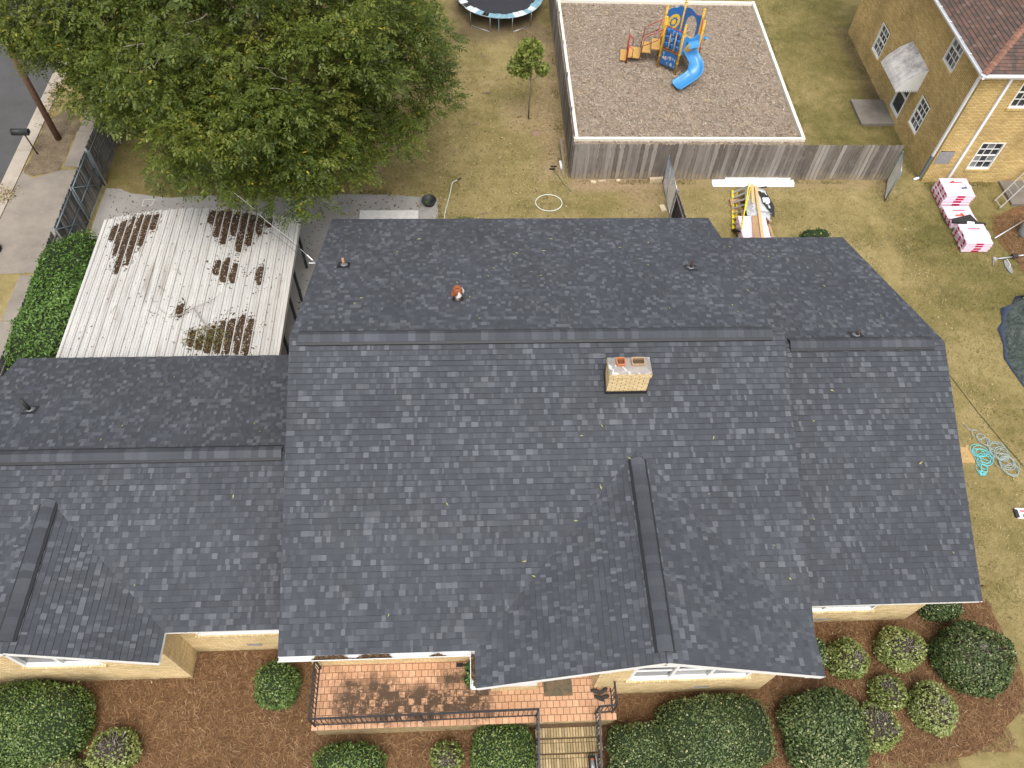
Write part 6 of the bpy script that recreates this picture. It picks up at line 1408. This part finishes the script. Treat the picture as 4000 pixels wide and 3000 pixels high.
def stack(tagname, x0, y0, nx, w_, d_, layers, h_, rz, lab, jig=.02):
    c = (x0+nx*w_/2, y0+d_/2, 0)
    for k in range(layers):
        rows = 3
        for j in range(rows):
            dx, dy = random.uniform(-jig, jig), random.uniform(-jig, jig)*.5
            yy0 = y0+d_*j/rows
            bundle(f'{LAY[layers][k]} pink shingle bundle, {ROW[j]} row, {lab}', x0+dx, x0+nx*w_+dx, yy0+dy+.008, yy0+d_/rows+dy-.008, .02+k*h_, .02+(k+1)*h_-.006, rz, c, f'shingle bundles in the stack {tagname}', (('S', .38, .66), ('W', .35, .7)) if j == 0 else (('W', .25, .6), ('S', .4, .6))+((('T', .3, .75),) if k == layers-1 and j == 2 else ()))
stack('against the ochre house', 18.45, 22.15, 1, 1.12, 1.02, 5, .135, -.02, 'in the tallest stack')
stack('in the middle', 18.42, 21.05, 1, 1.08, .98, 2, .14, .02, 'in the low stack under black felt', .04)
stack('nearest the shrub bed', 18.46, 19.80, 1, 1.02, 1.02, 4, .125, -.01, 'in the stack by the straw bed')
for x, y, z, rz, L, mat, lab in ((18.9, 22.9, .71, .5, .16, 'print_orange', 'crumpled orange wrapper on top of the tallest bundle stack'), (19.25, 22.55, .71, .1, .2, 'print_blue', 'flat dark label card on the tallest bundle stack')):
    q = B(); M = Matrix.Translation((x, y, z)) @ Matrix.Rotation(rz, 4, 'Z'); q.box(-L/2, L/2, -.03, .03, 0, .02, .5, M); tag(q.build('wrapper_scrap', mat), lab, 'wrapper')
q = B(); q.lathe((19.45, 22.62, .70), [(0, .05), (.09, .045), (.11, .02), (.1, 0), (0, 0)], 16); tag(q.build('helmet', 'paper_white', None, True), 'white bowl shaped cap on the tallest bundle stack', 'cap')
q = thing('felt_roll', 'black roofing felt roll with white label across the middle bundles', 'roll', (19.0, 20.95, .3)); B().tube([(18.42, 21.08, .36), (19.66, 20.93, .36)], .062, 14).build('roll', 'felt_black', q, True); B().tube([(18.95, 21.015, .36), (19.22, 20.98, .36)], .0635, 14, caps=False).build('label_band', 'paper_white', q, True)
q = B(); q.add([(18.45, 21.25, .34), (19.3, 21.5, .34), (19.45, 21.1, .33), (18.5, 21.15, .36), (18.2, 21.32, .31)], [(0, 1, 2, 3), (4, 0, 3)]); q.add([(18.45, 21.25, .325), (19.3, 21.5, .325), (19.45, 21.1, .315), (18.5, 21.15, .345)], [(3, 2, 1, 0)]); tag(q.build('felt_sheet', 'felt_black'), 'black felt sheet folded over the middle bundles', 'felt')
q = B(); q.add([(18.72, 21.42, .325), (19.0, 21.44, .33), (19.02, 21.50, .33), (18.7, 21.5, .325)], [(0, 1, 2, 3)]); q.tube([(18.95, 21.56, .34), (19.02, 21.40, .35)], .02, 6); tag(q.build('red_tool', 'print_orange'), 'red tool lying on the middle shingle bundles', 'tool')
# timber stack by the fence
pal = [bundle(f'{lv} wide pink shingle bundle under the loose timber planks', 10.05, 11.1, 19.9, 21.25, .12+.14*k, .12+.14*(k+1)-.006, -.03, (10.6, 20.6, 0), 'bundles under the timber', (('S', .3, .7),)) for k, lv in enumerate(('bottom', 'middle', 'top'))]
plt = thing('pallet', 'wooden pallet under the grey sheeting and pink bundles', 'pallet', (10.9, 21.6, 0))
for i in range(6): y_ = 20.0+i*.5; B().box(10.15, 11.45, y_, y_+.12, .09, .11).build('deck_board', 'old_wood', plt)
for x in (10.15, 10.75, 11.36): B().box(x, x+.09, 19.95, 22.65, 0, .088).build('bearer', 'old_wood', plt)
g = thing('grey_sheeting', 'crumpled grey printed plastic sheeting under the planks', 'sheeting', (11, 22, .3))
nx, ny = 12, 20; vs = []; L_ = [(0, 10.56, 11.33, 21.15), (.35, 10.52, 11.5, 21.8), (.7, 10.68, 11.58, 22.6), (.9, 10.78, 11.45, 23.0), (1, 10.98, 11.25, 23.2)]
def lerp_row(t_):
    for a, b in zip(L_, L_[1:]):
        if a[0] <= t_ <= b[0]+1e-9: f_ = (t_-a[0])/(b[0]-a[0]); return [a[i]+(b[i]-a[i])*f_ for i in (1, 2, 3)]
for j in range(ny+1):
    x0, x1, yy = lerp_row(j/ny)
    for i in range(nx+1):
        u = i/nx; z = .46+.06*math.sin(u*math.pi)+.025*math.sin(j*1.3+i*.9)+.015*math.sin(i*2.2-j*.7)-.35*max(0, (j/ny-.78)/.22)**1.3-.10*(abs(u-.5)*2)**4; vs.append((x0+(x1-x0)*u, yy, z))
q = B(); q.add(vs, [(j*(nx+1)+i, j*(nx+1)+i+1, (j+1)*(nx+1)+i+1, (j+1)*(nx+1)+i) for j in range(ny) for i in range(nx)]); q.add([(x, y, z-.012) for x, y, z in vs], [(j*(nx+1)+i, (j+1)*(nx+1)+i, (j+1)*(nx+1)+i+1, j*(nx+1)+i+1) for j in range(ny) for i in range(nx)]); q.build('sheet', 'grey_wrap', g, True)
for x, y_, rz, L in ((11.2, 22.75, -.5, .2), (11.28, 22.68, -.5, .16), (11.05, 21.45, -.45, .16), (11.22, 21.42, -.4, .26), (11.3, 21.35, -.4, .2), (10.68, 21.9, -1.2, .5), (10.66, 21.6, -1.2, .4), (11.05, 23.08, .2, .2)):
    M = Matrix.Translation((x, y_, .565 if y_ < 23 else .40)) @ Matrix.Rotation(rz, 4, 'Z'); q = B()
    for k in range(5): a = -L/2+L*k/5; q.add([M @ Vector(v) for v in ((a, -.028, 0), (a+L/5*.6, -.028, 0), (a+L/5*.6, .028, 0), (a, .028, 0))], [(0, 1, 2, 3)])
    q.build('print_mark', 'print_grey', g)
q = B(); q.add([(11.12, 22.6, .55), (11.5, 22.6, .46), (11.72, 22.0, .30), (11.6, 21.45, .26), (11.42, 21.48, .40), (11.16, 21.95, .58)], [(0, 1, 5), (1, 2, 4, 5), (2, 3, 4)]); q.add([(11.12, 22.6, .54), (11.5, 22.6, .45), (11.72, 22.0, .29), (11.6, 21.45, .25), (11.42, 21.48, .39), (11.16, 21.95, .57)], [(5, 1, 0), (5, 4, 2, 1), (4, 3, 2)]); tag(q.build('felt_scrap', 'felt_black'), 'black felt piece hanging over the side of the timber stack', 'felt')
tag(B().bar((11.38, 22.98, .36), (11.62, 23.0, .38), .05, .04).build('felt_offcut', 'felt_black'), 'small black felt offcut at the back of the timber stack', 'felt')
hm = thing('white_bag', 'white paper bag lying on the black felt piece', 'bag', (11.3, 21.95, .6)); B().box(11.17, 11.42, 21.92, 22.12, .575, .64).build('sack', 'paper_white', hm); B().tube([(11.42, 21.95, .6), (11.36, 21.86, .6), (11.25, 21.84, .6)], .03, 8).build('flap', 'paper_white', hm, True)
for a, b, w_, h_, mat, lab in (((10.96, 22.9, .60), (10.76, 21.87, .60), .10, .03, 'new_wood', 'short pale timber plank on the grey sheeting'), ((11.07, 22.8, .61), (10.70, 19.98, .64), .11, .035, 'new_wood', 'longest pale timber plank across sheeting and pink bundle'), ((10.71, 21.2, .575), (10.50, 19.95, .575), .18, .03, 'old_wood', 'wide brown plank on the pink bundle'), ((10.60, 21.2, .57), (10.38, 19.95, .57), .04, .04, 'old_wood', 'narrow brown batten beside the wide plank'), ((11.35, 21.28, .2), (11.48, 21.3, .2), .08, .08, 'old_wood', 'short timber block end sticking out below the sheeting'), ((10.42, 22.9, .1), (10.5, 21.3, .12), .12, .04, 'old_wood', 'brown plank seen between the ladder rungs')):
    tag(B().bar(a, b, w_, h_).build('plank', mat), lab, 'plank')
# aluminium extension ladder leaning away, pole, tank, pump jack
al = thing('extension_ladder', 'aluminium extension ladder lying over the concrete landing', 'ladder', (20.8, 22.3, 0))
for s_ in (0, 1):
    B().bar((20.75+.05*s_, 22.43-.4*s_, .14), (23.7+.05*s_, 24.75-.5*s_, 1.2), .03, .075).build('rail', 'aluminium', al)
for i in range(11): t_ = .02+.095*i; a = Vector((20.75, 22.43, .14)).lerp(Vector((23.7, 24.75, 1.2)), t_); b = Vector((20.8, 22.03, .14)).lerp(Vector((23.75, 24.25, 1.2)), t_); B().tube([a, b], .016, 6).build('rung', 'aluminium', al)
tag(B().tube([(19.62, 20.07, .5), (21.6, 21.3, .42)], .02, 8).build('scaffold_pole', 'aluminium', None, True), 'slim aluminium pole resting on the nearest bundle stack', 'pole')
B_ = B(); B_.lathe((21.35, 20.72, .0), [(0, .72), (.22, .7), (.3, .6), (.3, .1), (.28, .02), (0, .02)], 18); tag(B_.build('tank', 'water_stain_tank', None, True), 'rounded grey tank standing in the round straw bed', 'tank')
pj = thing('ladder_bracket', 'grey steel ladder stabiliser bracket lying on the lawn', 'bracket', (20, 19.4, 0))
B().tube([(19.6, 19.42, .06), (20.55, 19.52, .1)], .03, 8).build('bar', 'galvanised', pj, True); B().box(19.55, 19.66, 19.34, 19.5, .0, .09).build('clamp', 'aluminium', pj); B().bar((19.56, 19.44, .04), (19.44, 19.12, .02), .03, .03).build('hook', 'galvanised', pj)
q = B(); n = 14; pf = [(.1*math.cos(i*2*math.pi/n), .34*math.sin(i*2*math.pi/n)) for i in range(n)]; q.prism([(19.99+a, 19.05+b) for a, b in pf], .005, .05); q.build('foot_pad', 'grey_steel', pj)
B().tube([(20.05, 19.4, .09), (20.07, 19.1, .09), (19.98, 18.98, .07)], .01, 6).build('cable', 'paper_white', pj); B().box(20.3, 20.5, 19.44, 19.6, .03, .16).build('winch', 'rust_dark', pj); B().tube([(20.5, 19.52, .12), (21.1, 19.6, .12)], .035, 8).build('arm', 'galvanised', pj, True)
# tarpaulin
tp_ = thing('tarpaulin', 'green tarpaulin with dark blue edge spread on the side lawn', 'tarpaulin', (19.8, 16, 0))
edge = [(20.0, 17.42), (19.68, 17.62), (19.42, 17.28), (18.92, 17.06), (18.74, 16.5), (18.44, 16.16), (18.38, 15.5), (18.14, 14.9), (18.26, 14.3), (18.36, 13.65), (18.66, 12.9), (19.2, 12.2)]
vs = []; n2 = 40
for i, (x, y) in enumerate(edge):
    for j in range(n2+1):
        u = j/n2; px, py = x+(22.6-x)*u, y+(15.2+(y-15)*.9-y)*u*.6
        vs.append((px, py, .012+.16*abs(math.sin(u*11+i*1.3+1.5*math.sin(i*2.0+u*5)))*u**.4*(1-.4*u)+.10*abs(math.sin(i*2.3-u*9))*u**.3+.2*u))
q = B(); q.add(vs, [(i*(n2+1)+j, i*(n2+1)+j+1, (i+1)*(n2+1)+j+1, (i+1)*(n2+1)+j) for i in range(len(edge)-1) for j in range(n2)]); q.build('sheet', 'tarp', tp_, True)
q = B(); vs = []
wd_ = [.05, .26, .14, .3, .12, .2, .07, .11, .03, .05, .02, .03]
for i, ((x, y), w_) in enumerate(zip(edge, wd_)):
    for u, z in ((-.10, .012), (.2, .06), (.7, .05), (1.0, .035)): vs.append((x+w_*u+.02*math.sin(i*3), y+.02*math.cos(i*2.3), z+.10*u*w_*2+.015*math.sin(i*2.6)))
q.add(vs, [(i*4+j, i*4+j+1, (i+1)*4+j+1, (i+1)*4+j) for i in range(len(edge)-1) for j in range(3)]); q.build('blue_edge', 'tarp_blue', tp_, True)
for a, b in (((19.75, 17.35, .25), (20.4, 17.75, .5)), ((19.98, 17.1, .25), (20.3, 17.45, .45))): tag(B().tube([a, b], .022, 6).build('pole', 'paper_white', None, True), ('longer' if a[0] < 19.9 else 'shorter')+' white pole end on the tarpaulin corner', 'pole', 'white poles on the tarpaulin')
# hoses, cardboard, cord, litter
q = B(); x, y = 15.86, 12.05
q.tube([(15.74, 12.3, .03), (15.87, 12.1, .03)]+coil((15.98, 11.93), .12, 1.6, .02, drift=(.1, -.1))+coil((16.12, 11.75), .15, 2.2, .02, drift=(.12, -.1))+coil((16.3, 11.55), .17, 2, .02, drift=(.2, -.12))+coil((16.5, 11.3), .24, 5, .025, drift=(.04, -.12), jr=.25)+coil((16.55, 11.0), .26, 5, .03, drift=(.08, -.18), jr=.25)+coil((16.65, 10.66), .22, 2.2, .02, drift=(.02, -.05)), .011, 5)
tag(q.build('air_hose', 'grey_hose', None, True), 'grey-green air hose in loose coils on the side lawn', 'hose')
q = B(); q.tube(coil((15.80, 11.3), .2, 3.5, .03, drift=(.15, -.05), jr=.3, sq=.8)+coil((15.98, 11.12), .22, 4, .03, drift=(-.05, -.12), jr=.3)+coil((15.78, 10.85), .14, 3, .025, drift=(-.02, -.2), jr=.3)+coil((15.68, 10.58), .1, 4, .02, sq=.6, drift=(.02, -.05)), .011, 5)
tag(q.build('air_hose', 'teal_hose', None, True), 'bright turquoise air hose tangled beside the roof edge', 'hose')
q = B(); q.prism([(15.2, 11.65), (15.33, 11.5), (15.5, 11.47), (15.56, 11.58), (15.66, 11.52), (15.7, 11.3), (15.62, 10.92), (15.2, 10.93)], .003, .012); tag(q.build('cardboard_sheet', 'cardboard'), 'torn brown cardboard sheet beside the turquoise hose', 'cardboard')
tag(B().tube([(15.6, 14.9, .02), (16.01, 14.19, .02), (16.38, 12.84, .02), (16.8, 11.6, .02), (17.5, 9.7, .02)], .008, 5).build('string_line', 'wire_black', None, True), 'thin dark line stretched across the side lawn', 'string')
lb_ = thing('torn_wrapper', 'torn white and pink shingle wrapper at the lawn edge', 'wrapper', (16.5, 9.2, 0)); M = Matrix.Translation((16.62, 9.15, .01)) @ Matrix.Rotation(-.08, 4, 'Z'); q = B(); q.box(-.42, .5, -.16, .17, 0, .05, .5, M); q.build('wrapper_body', 'paper_white', lb_)
q = B(); q.box(-.3, .5, .05, .10, .051, .053, .5, M); q.build('pink_print', 'print_red', lb_); q = B(); q.box(-.25, -.15, -.13, -.03, .051, .053, .5, M); q.build('blue_print', 'print_blue', lb_); q = B(); q.box(-.47, -.36, -.14, .12, .01, .06, .5, M); q.build('torn_end', 'felt_black', lb_)
wd = thing('weed_tuft', 'green weed tuft growing at the rear eave near the hose', 'weed', (-.25, 21.6, 0)); cloud((-.25, 21.55, .08), (.4, .2, .1), 160, (.08, .16), 'bright_leaf', 'leaves', wd, None, .25)
